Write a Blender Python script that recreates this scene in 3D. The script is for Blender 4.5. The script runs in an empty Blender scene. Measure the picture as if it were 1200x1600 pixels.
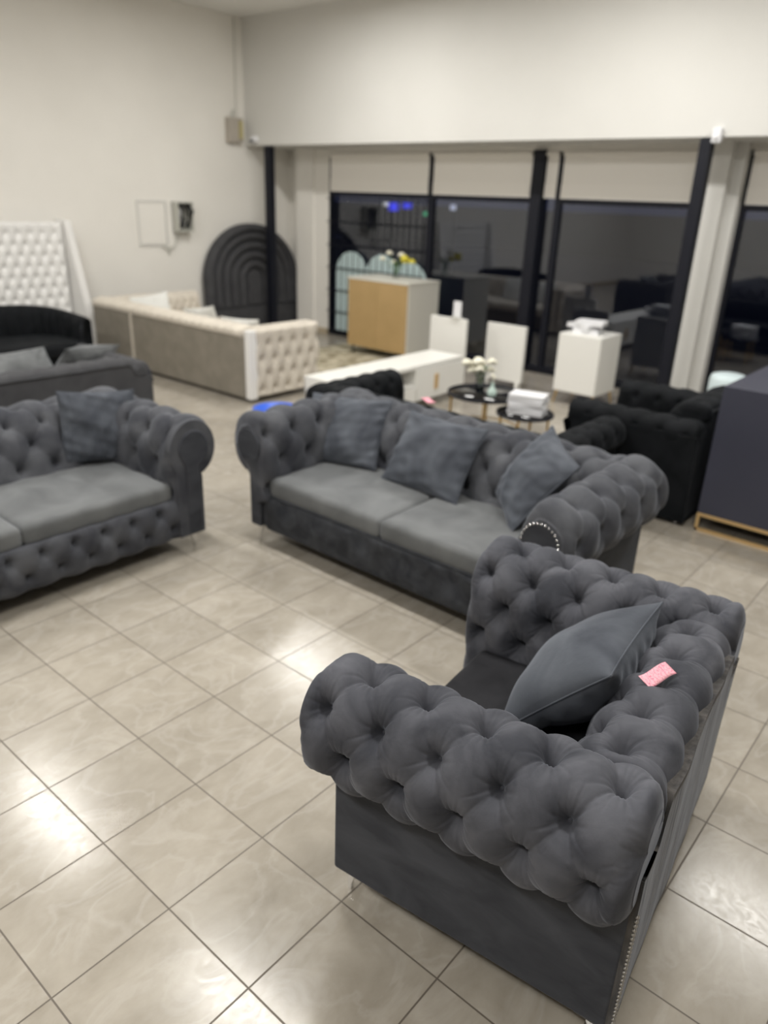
import bpy, math, random
import numpy as np
from mathutils import Vector, Matrix

PI = math.pi
random.seed(4)
RNG = np.random.default_rng(7)
scene = bpy.context.scene
COL = scene.collection

# ------------------------------------------------------------------ camera
cam_data = bpy.data.cameras.new('camera')
cam = bpy.data.objects.new('camera', cam_data)
COL.objects.link(cam)
R = ((0.64929913, -0.75969182, 0.03576267), (-0.27311687, -0.27679988, -0.92129746), (0.70980125, 0.58843025, -0.38721057))
r0, r1, r2 = [Vector(r).normalized() for r in R]
back = -r2
right = (r0 - r0.dot(back) * back).normalized()
up = back.cross(right)
cam.matrix_world = Matrix(((right.x, up.x, back.x, -0.924), (right.y, up.y, back.y, -2.817), (right.z, up.z, back.z, 2.174), (0, 0, 0, 1)))
cam_data.sensor_fit = 'VERTICAL'
cam_data.sensor_height = 24
cam_data.sensor_width = 18
cam_data.lens = 24 * 1165.3 / 1600
cam_data.clip_start = 0.05
cam_data.clip_end = 200
cam_data.dof.use_dof = True
cam_data.dof.focus_distance = 1.92
cam_data.dof.aperture_fstop = 1.1
scene.camera = cam

# ------------------------------------------------------------------ world, exposure
world = bpy.data.worlds.new('night')
scene.world = world
world.use_nodes = True
world.node_tree.nodes['Background'].inputs[0].default_value = (0.014, 0.019, 0.055, 1)
world.node_tree.nodes['Background'].inputs[1].default_value = 1.0
scene.view_settings.view_transform = 'Standard'
scene.view_settings.look = 'None'
scene.view_settings.gamma = 1
scene.view_settings.use_curve_mapping = False
scene.view_settings.exposure = 0.06

CEIL = 4.60
TUBES = [(x, y) for x in (1.75, 5.75, -2.3) for y in (4.15, 0.75, -2.45)]
TUBE_POWER = 80


def tube_lamp(x, y):
    d = bpy.data.lights.new('tube_lamp', 'AREA')
    d.shape = 'RECTANGLE'
    d.size = 0.28
    d.size_y = 1.5
    d.energy = TUBE_POWER
    d.color = (1.0, 0.985, 0.95)
    o = bpy.data.objects.new('tube_lamp', d)
    o.location = (x, y, CEIL - 0.13)
    COL.objects.link(o)


for x_, y_ in TUBES:
    tube_lamp(x_, y_)


# ------------------------------------------------------------------ materials
def mat(name, color, rough=0.6, metal=0.0, sheen=0.0, spec=0.5, trans=0.0, emit=None, estr=0.0, coat=0.0):
    m = bpy.data.materials.new(name)
    m.use_nodes = True
    b = m.node_tree.nodes['Principled BSDF']
    b.inputs['Base Color'].default_value = (*color, 1)
    b.inputs['Roughness'].default_value = rough
    b.inputs['Metallic'].default_value = metal
    b.inputs['Specular IOR Level'].default_value = spec
    b.inputs['Sheen Weight'].default_value = sheen
    b.inputs['Transmission Weight'].default_value = trans
    b.inputs['Coat Weight'].default_value = coat
    if emit:
        b.inputs['Emission Color'].default_value = (*emit, 1)
        b.inputs['Emission Strength'].default_value = estr
    return m


def noise_mix(m, c1, c2, scale=8, detail=4, lo=0.35, hi=0.65, dist=0.0, stretch=(1, 1, 1), bump=0.0, bscale=60, rough=None):
    nt = m.node_tree
    N, L = nt.nodes, nt.links
    b = N['Principled BSDF']
    tc = N.new('ShaderNodeTexCoord')
    mp = N.new('ShaderNodeMapping')
    mp.inputs['Scale'].default_value = stretch
    L.new(tc.outputs['Object'], mp.inputs['Vector'])
    n = N.new('ShaderNodeTexNoise')
    n.inputs['Scale'].default_value = scale
    n.inputs['Detail'].default_value = detail
    n.inputs['Distortion'].default_value = dist
    L.new(mp.outputs[0], n.inputs['Vector'])
    r = N.new('ShaderNodeValToRGB')
    r.color_ramp.elements[0].position = lo
    r.color_ramp.elements[1].position = hi
    r.color_ramp.elements[0].color = (*c1, 1)
    r.color_ramp.elements[1].color = (*c2, 1)
    L.new(n.outputs['Fac'], r.inputs[0])
    L.new(r.outputs[0], b.inputs['Base Color'])
    if bump:
        n2 = N.new('ShaderNodeTexNoise')
        n2.inputs['Scale'].default_value = bscale
        n2.inputs['Detail'].default_value = 3
        L.new(mp.outputs[0], n2.inputs['Vector'])
        bp = N.new('ShaderNodeBump')
        bp.inputs['Strength'].default_value = bump
        bp.inputs['Distance'].default_value = 0.01
        L.new(n2.outputs['Fac'], bp.inputs['Height'])
        L.new(bp.outputs[0], b.inputs['Normal'])
    return m


def velvet(name, dark, light, sheen=0.8, tint=(0.75, 0.8, 0.9), srough=0.35, scale=7, stretch=(1, 1, 1), bump=0.12, bscale=45):
    m = mat(name, light, rough=0.75, sheen=sheen, spec=0.12)
    b = m.node_tree.nodes['Principled BSDF']
    b.inputs['Sheen Roughness'].default_value = srough
    b.inputs['Sheen Tint'].default_value = (*tint, 1)
    return noise_mix(m, dark, light, scale=scale, detail=7, lo=0.33, hi=0.70, dist=0.7, stretch=stretch, bump=bump, bscale=bscale)


M = {}
M['velvet_near'] = velvet('grey_velvet', (0.042, 0.044, 0.053), (0.106, 0.108, 0.124), sheen=0.22, srough=0.3, scale=6)
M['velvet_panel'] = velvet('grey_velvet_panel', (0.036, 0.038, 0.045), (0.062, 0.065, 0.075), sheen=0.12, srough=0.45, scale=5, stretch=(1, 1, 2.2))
M['velvet_back_lit'] = velvet('grey_velvet_back_lit', (0.040, 0.037, 0.035), (0.120, 0.110, 0.101), sheen=0.22, srough=0.4, scale=9, stretch=(3, 3, 0.7), bump=0.3, bscale=14)  # same grey cloth; grazing light on the nap put into a lighter, browner colour
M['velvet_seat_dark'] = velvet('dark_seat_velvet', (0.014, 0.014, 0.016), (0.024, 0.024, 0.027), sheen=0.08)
M['velvet_seat'] = velvet('grey_seat_velvet', (0.105, 0.109, 0.112), (0.175, 0.181, 0.184), sheen=0.30, scale=3)
M['velvet_sofa'] = velvet('grey_sofa_velvet', (0.042, 0.044, 0.053), (0.098, 0.101, 0.112), sheen=0.25, scale=5)
M['velvet_rail'] = velvet('crushed_rail_velvet', (0.024, 0.026, 0.031), (0.054, 0.057, 0.064), sheen=0.12, scale=9, bump=0.6, bscale=13)
M['velvet_pillow'] = velvet('grey_pillow_velvet', (0.046, 0.051, 0.063), (0.112, 0.122, 0.142), sheen=0.25, scale=3)
M['black_velvet'] = velvet('black_velvet', (0.004, 0.005, 0.006), (0.009, 0.010, 0.012), sheen=0.05)
M['beige_velvet'] = velvet('beige_velvet', (0.56, 0.51, 0.44), (0.64, 0.59, 0.51), sheen=0.2, tint=(1, 1, 1), scale=6)
M['taupe_velvet'] = velvet('taupe_velvet', (0.21, 0.19, 0.155), (0.26, 0.235, 0.195), sheen=0.2, tint=(1, 1, 1), scale=5)
M['white_leather'] = mat('white_leatherette', (0.80, 0.79, 0.77), rough=0.4)
M['arch_velvet'] = velvet('charcoal_fabric', (0.055, 0.055, 0.059), (0.070, 0.070, 0.074), sheen=0.1)
M['chrome'] = mat('chrome', (0.8, 0.8, 0.8), rough=0.12, metal=1)
M['nail'] = mat('nail_metal', (0.35, 0.34, 0.33), rough=0.3, metal=1)
M['gold'] = mat('gold_metal', (0.75, 0.52, 0.20), rough=0.3, metal=1)
M['gold_dull'] = mat('brushed_brass', (0.72, 0.50, 0.24), rough=0.45, metal=0.6)
M['black_metal'] = mat('black_metal', (0.005, 0.006, 0.012), rough=0.5, spec=0.3)
M['white_paint'] = mat('white_paint', (0.80, 0.79, 0.75), rough=0.35)
M['cream_paint'] = mat('cream_paint', (0.66, 0.64, 0.57), rough=0.4)
M['gold_door'] = noise_mix(mat('gold_laminate', (0.5, 0.34, 0.15), rough=0.5, metal=0.1), (0.42, 0.285, 0.125), (0.46, 0.31, 0.14), scale=3)
M['navy'] = noise_mix(mat('slate_blue_laminate', (0.075, 0.078, 0.10), rough=0.45), (0.036, 0.038, 0.058), (0.042, 0.044, 0.066), scale=2)
M['wall'] = noise_mix(mat('cream_wall', (0.78, 0.74, 0.67), rough=0.85), (0.80, 0.775, 0.725), (0.83, 0.805, 0.755), scale=1.2, bump=0.05, bscale=40)
M['bulkhead'] = noise_mix(mat('bulkhead_paint', (0.8, 0.78, 0.73), rough=0.85), (0.64, 0.63, 0.60), (0.665, 0.655, 0.625), scale=1, bump=0.03, bscale=30)
M['ceiling'] = mat('ceiling_paint', (0.8, 0.79, 0.76), rough=0.9)
M['blind'] = mat('blind_fabric', (0.86, 0.83, 0.78), rough=0.85)
M['blind_low'] = mat('blind_fabric_lower', (0.88, 0.85, 0.80), rough=0.85)
M['skirt'] = mat('skirting_tile', (0.50, 0.42, 0.30), rough=0.3)
M['box_metal'] = mat('grey_box_metal', (0.55, 0.55, 0.50), rough=0.5)
M['wire'] = mat('dark_wire', (0.02, 0.02, 0.02), rough=0.6)
M['pale_blue'] = mat('pale_blue_fabric', (0.50, 0.62, 0.63), rough=0.8)
M['blue'] = mat('blue_plastic', (0.03, 0.12, 0.65), rough=0.35)
M['pink'] = None
M['black_glass'] = mat('black_glass', (0.004, 0.004, 0.005), rough=0.05, spec=0.6)
M['petal'] = mat('cream_petal', (0.85, 0.82, 0.68), rough=0.6)
M['petal_yellow'] = mat('yellow_petal', (0.75, 0.66, 0.06), rough=0.6)
M['leaf'] = mat('leaf_green', (0.10, 0.20, 0.06), rough=0.6)
M['mint'] = mat('mint_ceramic', (0.58, 0.72, 0.66), rough=0.25)
M['paper'] = mat('white_paper', (0.78, 0.78, 0.80), rough=0.6)
M['pages'] = noise_mix(mat('book_pages', (0.6, 0.6, 0.6), rough=0.8), (0.42, 0.42, 0.43), (0.66, 0.66, 0.66), scale=3, stretch=(1, 1, 60))
M['light_pillow'] = mat('silver_cushion', (0.66, 0.66, 0.63), rough=0.6, sheen=0.3)
M['diffuser'] = mat('lamp_diffuser', (0.9, 0.9, 0.9), emit=(1.0, 0.95, 0.86), estr=6)
M['lamp_body'] = mat('lamp_body', (0.8, 0.8, 0.8), rough=0.5)
M['asphalt'] = mat('night_paving', (0.03, 0.03, 0.035), rough=0.9)
M['night_wall'] = mat('night_wall', (0.06, 0.06, 0.065), rough=0.9)

m = mat('pink_paper', (0.85, 0.36, 0.42), rough=0.6)
nt = m.node_tree
w = nt.nodes.new('ShaderNodeTexWave'); w.inputs['Scale'].default_value = 28; w.inputs['Distortion'].default_value = 9; w.inputs['Detail'].default_value = 4; w.inputs['Detail Scale'].default_value = 4
tc = nt.nodes.new('ShaderNodeTexCoord'); nt.links.new(tc.outputs['Object'], w.inputs['Vector'])
rp = nt.nodes.new('ShaderNodeValToRGB'); rp.color_ramp.elements[0].color = (0.55, 0.14, 0.22, 1); rp.color_ramp.elements[1].color = (0.85, 0.38, 0.44, 1); rp.color_ramp.elements[1].position = 0.3
nt.links.new(w.outputs['Fac'], rp.inputs[0]); nt.links.new(rp.outputs[0], nt.nodes['Principled BSDF'].inputs['Base Color'])
M['pink'] = m


def pane_material(name, reflect=1.0, tint=(0.8, 0.85, 0.85), ior=1.5, rough=0.0):
    m = bpy.data.materials.new(name)
    m.use_nodes = True
    nt = m.node_tree
    nt.nodes.clear()
    out = nt.nodes.new('ShaderNodeOutputMaterial')
    mix = nt.nodes.new('ShaderNodeMixShader')
    fr = nt.nodes.new('ShaderNodeFresnel'); fr.inputs['IOR'].default_value = ior
    tr = nt.nodes.new('ShaderNodeBsdfTransparent'); tr.inputs[0].default_value = (*tint, 1)
    gl = nt.nodes.new('ShaderNodeBsdfGlossy'); gl.inputs['Roughness'].default_value = rough
    gl.inputs[0].default_value = (reflect * 0.86, reflect * 0.90, reflect, 1)
    nt.links.new(fr.outputs[0], mix.inputs[0]); nt.links.new(tr.outputs[0], mix.inputs[1]); nt.links.new(gl.outputs[0], mix.inputs[2])
    nt.links.new(mix.outputs[0], out.inputs[0])
    return m


M['pane'] = pane_material('window_glass', 0.95, (0.55, 0.6, 0.62), 2.1)
M['clear'] = pane_material('clear_glass', 1.0, (0.86, 0.9, 0.88), 1.4)


def floor_material():
    m = bpy.data.materials.new('beige_floor_tiles')
    m.use_nodes = True
    nt = m.node_tree; N, L = nt.nodes, nt.links
    b = N['Principled BSDF']
    geo = N.new('ShaderNodeNewGeometry')
    sc = N.new('ShaderNodeVectorMath'); sc.operation = 'SCALE'; sc.inputs['Scale'].default_value = 2.5
    L.new(geo.outputs['Position'], sc.inputs[0])
    fl = N.new('ShaderNodeVectorMath'); fl.operation = 'FLOOR'; L.new(sc.outputs[0], fl.inputs[0])
    fr = N.new('ShaderNodeVectorMath'); fr.operation = 'FRACTION'; L.new(sc.outputs[0], fr.inputs[0])
    wn = N.new('ShaderNodeTexWhiteNoise'); wn.noise_dimensions = '2D'
    L.new(fl.outputs[0], wn.inputs['Vector'])
    # distance to the tile edge
    sep = N.new('ShaderNodeSeparateXYZ'); L.new(fr.outputs[0], sep.inputs[0])

    def mth(op, a, bb=None, clamp=False):
        n = N.new('ShaderNodeMath'); n.operation = op; n.use_clamp = clamp
        for k, s in enumerate((a, bb)):
            if s is None: continue
            if isinstance(s, (int, float)): n.inputs[k].default_value = s
            else: L.new(s, n.inputs[k])
        return n.outputs[0]
    dx = mth('MINIMUM', sep.outputs[0], mth('SUBTRACT', 1.0, sep.outputs[0]))
    dy = mth('MINIMUM', sep.outputs[1], mth('SUBTRACT', 1.0, sep.outputs[1]))
    d = mth('MINIMUM', dx, dy)
    tile = mth('DIVIDE', mth('SUBTRACT', d, 0.0048), 0.0040, True)   # 0 in the joint, 1 on the tile
    # marbling, offset per tile
    off = N.new('ShaderNodeVectorMath'); off.operation = 'SCALE'; off.inputs['Scale'].default_value = 17.0
    L.new(wn.outputs['Color'], off.inputs[0])
    pos = N.new('ShaderNodeVectorMath'); pos.operation = 'ADD'
    L.new(geo.outputs['Position'], pos.inputs[0]); L.new(off.outputs[0], pos.inputs[1])
    mp = N.new('ShaderNodeMapping'); mp.inputs['Rotation'].default_value = (0, 0, 0.5); mp.inputs['Scale'].default_value = (1, 1.5, 1)
    L.new(pos.outputs[0], mp.inputs[0])
    n1 = N.new('ShaderNodeTexNoise'); n1.inputs['Scale'].default_value = 4.6; n1.inputs['Detail'].default_value = 9; n1.inputs['Distortion'].default_value = 0.35; n1.inputs['Roughness'].default_value = 0.62
    L.new(mp.outputs[0], n1.inputs['Vector'])
    rp = N.new('ShaderNodeValToRGB'); e = rp.color_ramp.elements
    e[0].position = 0.30; e[0].color = (0.300, 0.269, 0.222, 1)
    e[1].position = 0.72; e[1].color = (0.400, 0.365, 0.310, 1)
    L.new(n1.outputs['Fac'], rp.inputs[0])
    # thin pale veins
    n3 = N.new('ShaderNodeTexNoise'); n3.inputs['Scale'].default_value = 3.0; n3.inputs['Detail'].default_value = 6; n3.inputs['Distortion'].default_value = 0.8
    L.new(mp.outputs[0], n3.inputs['Vector'])
    vein = mth('SUBTRACT', 1.0, mth('MULTIPLY', mth('ABSOLUTE', mth('SUBTRACT', n3.outputs['Fac'], 0.5)), 22.0), True)
    vein = mth('MULTIPLY', vein, 0.22)
    mx = N.new('ShaderNodeMix'); mx.data_type = 'RGBA'
    L.new(vein, mx.inputs['Factor']); L.new(rp.outputs[0], mx.inputs['A']); mx.inputs['B'].default_value = (0.50, 0.47, 0.43, 1)
    hsv = N.new('ShaderNodeHueSaturation')
    L.new(mx.outputs['Result'], hsv.inputs['Color'])
    L.new(mth('ADD', mth('MULTIPLY', wn.outputs['Value'], 0.10), 0.95), hsv.inputs['Value'])
    mj = N.new('ShaderNodeMix'); mj.data_type = 'RGBA'
    L.new(tile, mj.inputs['Factor']); mj.inputs['A'].default_value = (0.125, 0.105, 0.085, 1); L.new(hsv.outputs[0], mj.inputs['B'])
    L.new(mj.outputs['Result'], b.inputs['Base Color'])
    # wear: fine scratches change the gloss
    n4 = N.new('ShaderNodeTexNoise'); n4.inputs['Scale'].default_value = 14; n4.inputs['Detail'].default_value = 7; n4.inputs['Distortion'].default_value = 3
    L.new(pos.outputs[0], n4.inputs['Vector'])
    rough = mth('ADD', mth('MULTIPLY', n4.outputs['Fac'], 0.22), 0.09)
    rough = mth('ADD', rough, mth('MULTIPLY', mth('SUBTRACT', 1.0, tile), 0.3))
    L.new(rough, b.inputs['Roughness'])
    b.inputs['Specular IOR Level'].default_value = 0.36
    ht = mth('ADD', tile, mth('MULTIPLY', n4.outputs['Fac'], 0.05))
    bp = N.new('ShaderNodeBump'); bp.inputs['Strength'].default_value = 0.5; bp.inputs['Distance'].default_value = 0.0015
    L.new(ht, bp.inputs['Height'])
    L.new(bp.outputs[0], b.inputs['Normal'])
    return m


M['floor'] = floor_material()
M['rug'] = noise_mix(mat('mottled_rug', (0.5, 0.45, 0.3), rough=1.0), (0.22, 0.19, 0.12), (0.52, 0.47, 0.36), scale=5, detail=6, lo=0.4, hi=0.6, bump=0.3)


# ------------------------------------------------------------------ mesh helpers
def mesh(name, verts, faces, smooth=False):
    me = bpy.data.meshes.new(name)
    if isinstance(verts, np.ndarray):
        verts = verts.tolist()
    me.from_pydata(verts, [], faces)
    me.validate()
    me.update()
    if smooth:
        me.polygons.foreach_set('use_smooth', [True] * len(me.polygons))
    return me


class MB:
    """collects shapes into one mesh"""
    def __init__(self):
        self.v = []; self.f = []; self.s = []

    def add(self, vs, fs, smooth=False):
        k = len(self.v)
        self.v += [tuple(map(float, p)) for p in vs]
        self.f += [tuple(i + k for i in f) for f in fs]
        self.s += [smooth] * len(fs)
        return self

    def box(self, x0, x1, y0, y1, z0, z1, taper=0):
        t = taper
        vs = [(x0 + t, y0 + t, z0), (x1 - t, y0 + t, z0), (x1 - t, y1 - t, z0), (x0 + t, y1 - t, z0), (x0, y0, z1), (x1, y0, z1), (x1, y1, z1), (x0, y1, z1)]
        return self.add(vs, [(3, 2, 1, 0), (4, 5, 6, 7), (0, 1, 5, 4), (1, 2, 6, 5), (2, 3, 7, 6), (3, 0, 4, 7)])

    def cyl(self, p0, p1, r0, r1=None, n=12):
        r1 = r0 if r1 is None else r1
        p0 = Vector(p0); p1 = Vector(p1); d = (p1 - p0).normalized()
        a = d.orthogonal().normalized(); b = d.cross(a)
        vs = []
        for p, r in ((p0, r0), (p1, r1)):
            for i in range(n):
                t = 2 * PI * i / n
                vs.append(p + r * (math.cos(t) * a + math.sin(t) * b))
        fs = [(i, (i + 1) % n, n + (i + 1) % n, n + i) for i in range(n)]
        self.add(vs, fs, True)
        self.add(vs[:n], [tuple(reversed(range(n)))]); self.add(vs[n:], [tuple(range(n))])
        return self

    def tube(self, pts, r, n=8):
        for a, b in zip(pts[:-1], pts[1:]):
            self.cyl(a, b, r, r, n)
        return self

    def lathe(self, prof, n=24, c=(0, 0, 0)):
        vs = []
        for r, z in prof:
            for i in range(n):
                t = 2 * PI * i / n
                vs.append((c[0] + r * math.cos(t), c[1] + r * math.sin(t), c[2] + z))
        fs = []
        for k in range(len(prof) - 1):
            for i in range(n):
                fs.append((k * n + i, k * n + (i + 1) % n, (k + 1) * n + (i + 1) % n, (k + 1) * n + i))
        self.add(vs, fs, True)
        return self

    def ball(self, c, r, n=8, sz=1.0):
        prof = [(r * math.sin(PI * k / n), -r * sz * math.cos(PI * k / n)) for k in range(n + 1)]
        return self.lathe(prof, n=2 * n, c=c)

    def prism(self, poly, y0, y1, axis='y'):
        n = len(poly)
        def P(a, z, y):
            return (a, y, z) if axis == 'y' else (y, a, z)
        vs = [P(a, z, y0) for a, z in poly] + [P(a, z, y1) for a, z in poly]
        fs = [tuple(range(n)), tuple(reversed(range(n, 2 * n)))] + [(i, n + i, n + (i + 1) % n, (i + 1) % n) for i in range(n)]
        return self.add(vs, fs)

    def build(self, name, material, parent=None, bevel=0, seg=2):
        me = mesh(name, self.v, self.f)
        if len(me.polygons) == len(self.s):
            me.polygons.foreach_set('use_smooth', self.s)
        return link(name, me, material, parent, bevel, seg)


def link(name, me, material, parent=None, bevel=0, seg=2):
    o = bpy.data.objects.new(name, me)
    COL.objects.link(o)
    if material is not None:
        me.materials.append(M[material] if isinstance(material, str) else material)
    if parent is not None:
        o.parent = parent
    if bevel:
        md = o.modifiers.new('bevel', 'BEVEL'); md.width = bevel; md.segments = seg; md.limit_method = 'ANGLE'
        me.polygons.foreach_set('use_smooth', [True] * len(me.polygons))
        wn = o.modifiers.new('wn', 'WEIGHTED_NORMAL')
    return o


def tag(o, label=None, cat=None, group=None, kind=None):
    if label: o['label'] = label
    if cat: o['category'] = cat
    if group: o['group'] = group
    if kind: o['kind'] = kind
    return o


def thing(name, label, cat, loc=(0, 0, 0), rz=0.0, group=None):
    o = bpy.data.objects.new(name, None)
    o.empty_display_size = 0.1
    COL.objects.link(o)
    o.location = loc
    o.rotation_euler = (0, 0, rz)
    return tag(o, label, cat, group)


def struct(name, mb, material, parent=None, bevel=0):
    o = mb.build(name, material, parent, bevel)
    if parent is None:
        o['kind'] = 'structure'
    return o


def copy_tree(o, parent=None):
    c = o.copy()
    COL.objects.link(c)
    c.parent = parent
    for ch in list(o.children):
        copy_tree(ch, c)
    return c


# ---- smooth value noise on arrays for cloth wrinkles
def wob(X, Y, seed, n=10, f0=1.0, f1=3.0):
    r = np.random.default_rng(seed)
    out = np.zeros_like(X)
    for _ in range(n):
        a = r.uniform(0, 2 * PI); f = r.uniform(f0, f1) * 2 * PI; p = r.uniform(0, 2 * PI)
        out += np.sin((X * math.cos(a) + Y * math.sin(a)) * f + p)
    return out / math.sqrt(n)


def grid_faces(nu, nv, flip=False):
    i, j = np.meshgrid(np.arange(nu - 1), np.arange(nv - 1), indexing='ij')
    a = (i * nv + j).ravel(); b = a + 1; c = a + nv + 1; d = a + nv
    q = np.stack([a, d, c, b] if not flip else [a, b, c, d], 1)
    return q.tolist()


def resample(prof, n):
    p = np.array(prof, float)
    # catmull style smoothing by subdividing the polyline (chaikin)
    for _ in range(3):
        q = [p[0]]
        for a, b in zip(p[:-1], p[1:]):
            q += [a * .75 + b * .25, a * .25 + b * .75]
        q.append(p[-1]); p = np.array(q)
    d = np.r_[0, np.cumsum(np.linalg.norm(np.diff(p, axis=0), axis=1))]
    t = np.linspace(0, d[-1], n)
    return np.stack([np.interp(t, d, p[:, k]) for k in range(2)], 1), t


def tuft_height(U, W, Wmax, Umax, su, rows, off, B, pit, edge, seed, fold=0.0045, uedge=0.05):
    """height of a deep buttoned surface. U along, W across (metres), rows = W positions of button rows, off = phase of row 0"""
    rows = np.array(rows, float)
    n = len(rows)
    if n > 1:
        sv = (rows[-1] - rows[0]) / (n - 1)
        V = np.interp(W, rows, np.arange(n))
        V = np.where(W < rows[0], (W - rows[0]) / sv, V)
        V = np.where(W > rows[-1], n - 1 + (W - rows[-1]) / sv, V)
    else:
        sv = su * 0.6
        V = (W - rows[0]) / sv
    X = U / su - off
    Vc = np.clip(V, 0, n - 1)
    a = X + Vc / 2; b = X - Vc / 2
    sa = np.abs(np.sin(PI * a)); sb = np.abs(np.sin(PI * b))
    # nearest button: distance, direction, identity
    r = np.full_like(U, 9.0); th = np.zeros_like(U); cell = np.zeros_like(U)
    for k in range(n):
        ph = off + (0.5 if k % 2 else 0.0)
        q = np.round(U / su - ph)
        du = (U / su - ph - q) * su
        dw = W - rows[k]
        rr = np.hypot(du, dw)
        m = rr < r
        r = np.where(m, rr, r); th = np.where(m, np.arctan2(dw, du), th); cell = np.where(m, np.sin(37.7 * q + 12.9 * k + seed), cell)
    # plump diamonds, narrow valleys between buttons, a deep funnel at every button
    dome = (sa * sb) ** 0.75
    val = (sa * sb) ** 0.24
    h = B * (0.60 + 0.28 * dome + 0.12 * (sa * sb) ** 0.16)
    h -= B * 0.95 * np.exp(-(r / (su * 0.165)) ** 1.25)
    h -= pit * np.exp(-(r / 0.017) ** 1.3)
    if fold:
        # gathers running from each button along the valleys and across them
        base = math.atan2(sv, 0.5 * su)
        for phi, amp, ln in ((base, 1.0, 0.055), (PI - base, 1.0, 0.055), (-base, 1.0, 0.055), (base - PI, 1.0, 0.055), (PI / 2, 0.7, 0.04), (-PI / 2, 0.7, 0.04), (0.0, 0.5, 0.03), (PI, 0.5, 0.03)):
            for jit in (-0.26, 0.02, 0.30):
                a0 = phi + jit + 0.12 * np.sin(5 * cell + phi * 3 + jit * 9) + 3.0 * (r - 0.03) * jit
                dth = np.arctan2(np.sin(th - a0), np.cos(th - a0))
                d_ = r * np.abs(np.sin(dth))
                h -= fold * amp * (1.0 if jit else 1.3) * np.exp(-(d_ / 0.0030) ** 2) * (np.cos(dth) > 0) * np.exp(-((r - 0.022) / ln) ** 2) * np.clip(r / 0.012, 0, 1)
    h += 0.0016 * wob(U, W, seed, f0=2.0, f1=6)
    if edge:
        e = np.clip(np.minimum(W, Wmax - W) / edge, 0, 1)
        h = h * np.sqrt(np.clip(1 - (1 - e) ** 2, 0, 1))
    return h


def button_points(Umax, Wmax, su, rows, off, m=0.03):
    pts = []
    for k, w_ in enumerate(rows):
        ph = off + (0.5 if k % 2 else 0.0)
        i = -2
        while True:
            u = (i + ph) * su
            if u > Umax - m: break
            if u > m: pts.append((u, w_))
            i += 1
    return pts


BUTTON = {}


def button_mesh(matname, r=0.011):
    key = (matname, r)
    if key not in BUTTON:
        prof = [(0.0001, 0.006), (r * 0.6, 0.005), (r * 0.95, 0.001), (r, -0.004), (r * 0.8, -0.008)]
        mb = MB().lathe(prof, 12)
        me = mesh('button', mb.v, mb.f, True)
        me.materials.append(M[matname])
        BUTTON[key] = me
    return BUTTON[key]


def tufted_roll(name, prof, L, xf, su, rows, off, B, matname, parent, seed=0, res=0.008, endr=0.05, pit=0.028, cap=True, edge=0.035, fold=0.0045, flip=False, buttons=True, caps=(True, True), sag=0.0, bmat=None):
    """prof (s,z) swept along t in [0,L]; xf maps arrays (s,t,z) to xyz. ends are rounded off by endr"""
    P0, _ = resample(prof, 400)
    d = np.r_[0, np.cumsum(np.linalg.norm(np.diff(P0, axis=0), axis=1))]
    Wm = d[-1]
    nv = max(12, int(Wm / res)); nu = max(12, int(L / res))
    w_ = np.linspace(0, Wm, nv)
    P = np.stack([np.interp(w_, d, P0[:, k]) for k in range(2)], 1)
    T = np.gradient(P, axis=0); T /= np.linalg.norm(T, axis=1)[:, None]
    Nn = np.stack([-T[:, 1], T[:, 0]], 1)
    if flip: Nn = -Nn
    # more samples at the ends
    u = np.linspace(0, L, nu)
    extra = endr * (1 - np.cos(np.linspace(0, PI / 2, 7)))[:-1]
    u = np.unique(np.round(np.r_[extra, u[(u > endr) & (u < L - endr)], L - extra], 6))
    nu = len(u)
    U, W = np.meshgrid(u, w_, indexing='ij')
    h = tuft_height(U, W, Wm, L, su, rows, off, B, pit, edge, seed, fold)
    e = np.minimum(U, L - U)
    k = np.clip(1 - e / endr, 0, 1)
    shrink = endr * (1 - np.sqrt(np.clip(1 - k ** 2, 0, 1)))
    hh = h * (1 - 0.5 * k ** 3) - shrink
    Sx = P[None, :, 0] + Nn[None, :, 0] * hh
    Sz = P[None, :, 1] + Nn[None, :, 1] * hh - sag * np.sin(PI * U / L)
    V = xf(Sx, U, Sz)
    verts = V.reshape(-1, 3)
    faces = grid_faces(nu, nv)
    f2 = []
    for iu, c in ((0, caps[0]), (nu - 1, caps[1])):
        if c:
            ring = [iu * nv + j for j in range(nv)]
            f2.append(tuple(ring) if iu else tuple(reversed(ring)))
    faces += f2
    me = mesh(name, verts, faces, True)
    for p in me.polygons:
        if len(p.vertices) > 4: p.use_smooth = False
    o = link(name, me, matname, parent)
    if buttons:
        # centre of each button at the bottom of its pit
        for (bu, bw) in button_points(L, Wm, su, rows, off):
            iu = int(np.argmin(abs(u - bu))); iw = int(np.argmin(abs(w_ - bw)))
            p = V[iu, iw]
            eps = xf(np.array([[P[iw, 0] + Nn[iw, 0] * .1]]), np.array([[bu]]), np.array([[P[iw, 1] + Nn[iw, 1] * .1]]))[0, 0]
            b0 = xf(np.array([[P[iw, 0]]]), np.array([[bu]]), np.array([[P[iw, 1]]]))[0, 0]
            nrm = Vector(eps - b0).normalized()
            b = bpy.data.objects.new('button', button_mesh(bmat or matname))
            COL.objects.link(b)
            b.parent = parent
            b.location = Vector(p) + nrm * 0.006
            b.rotation_euler = nrm.to_track_quat('Z', 'Y').to_euler()
    return o, P0


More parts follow.
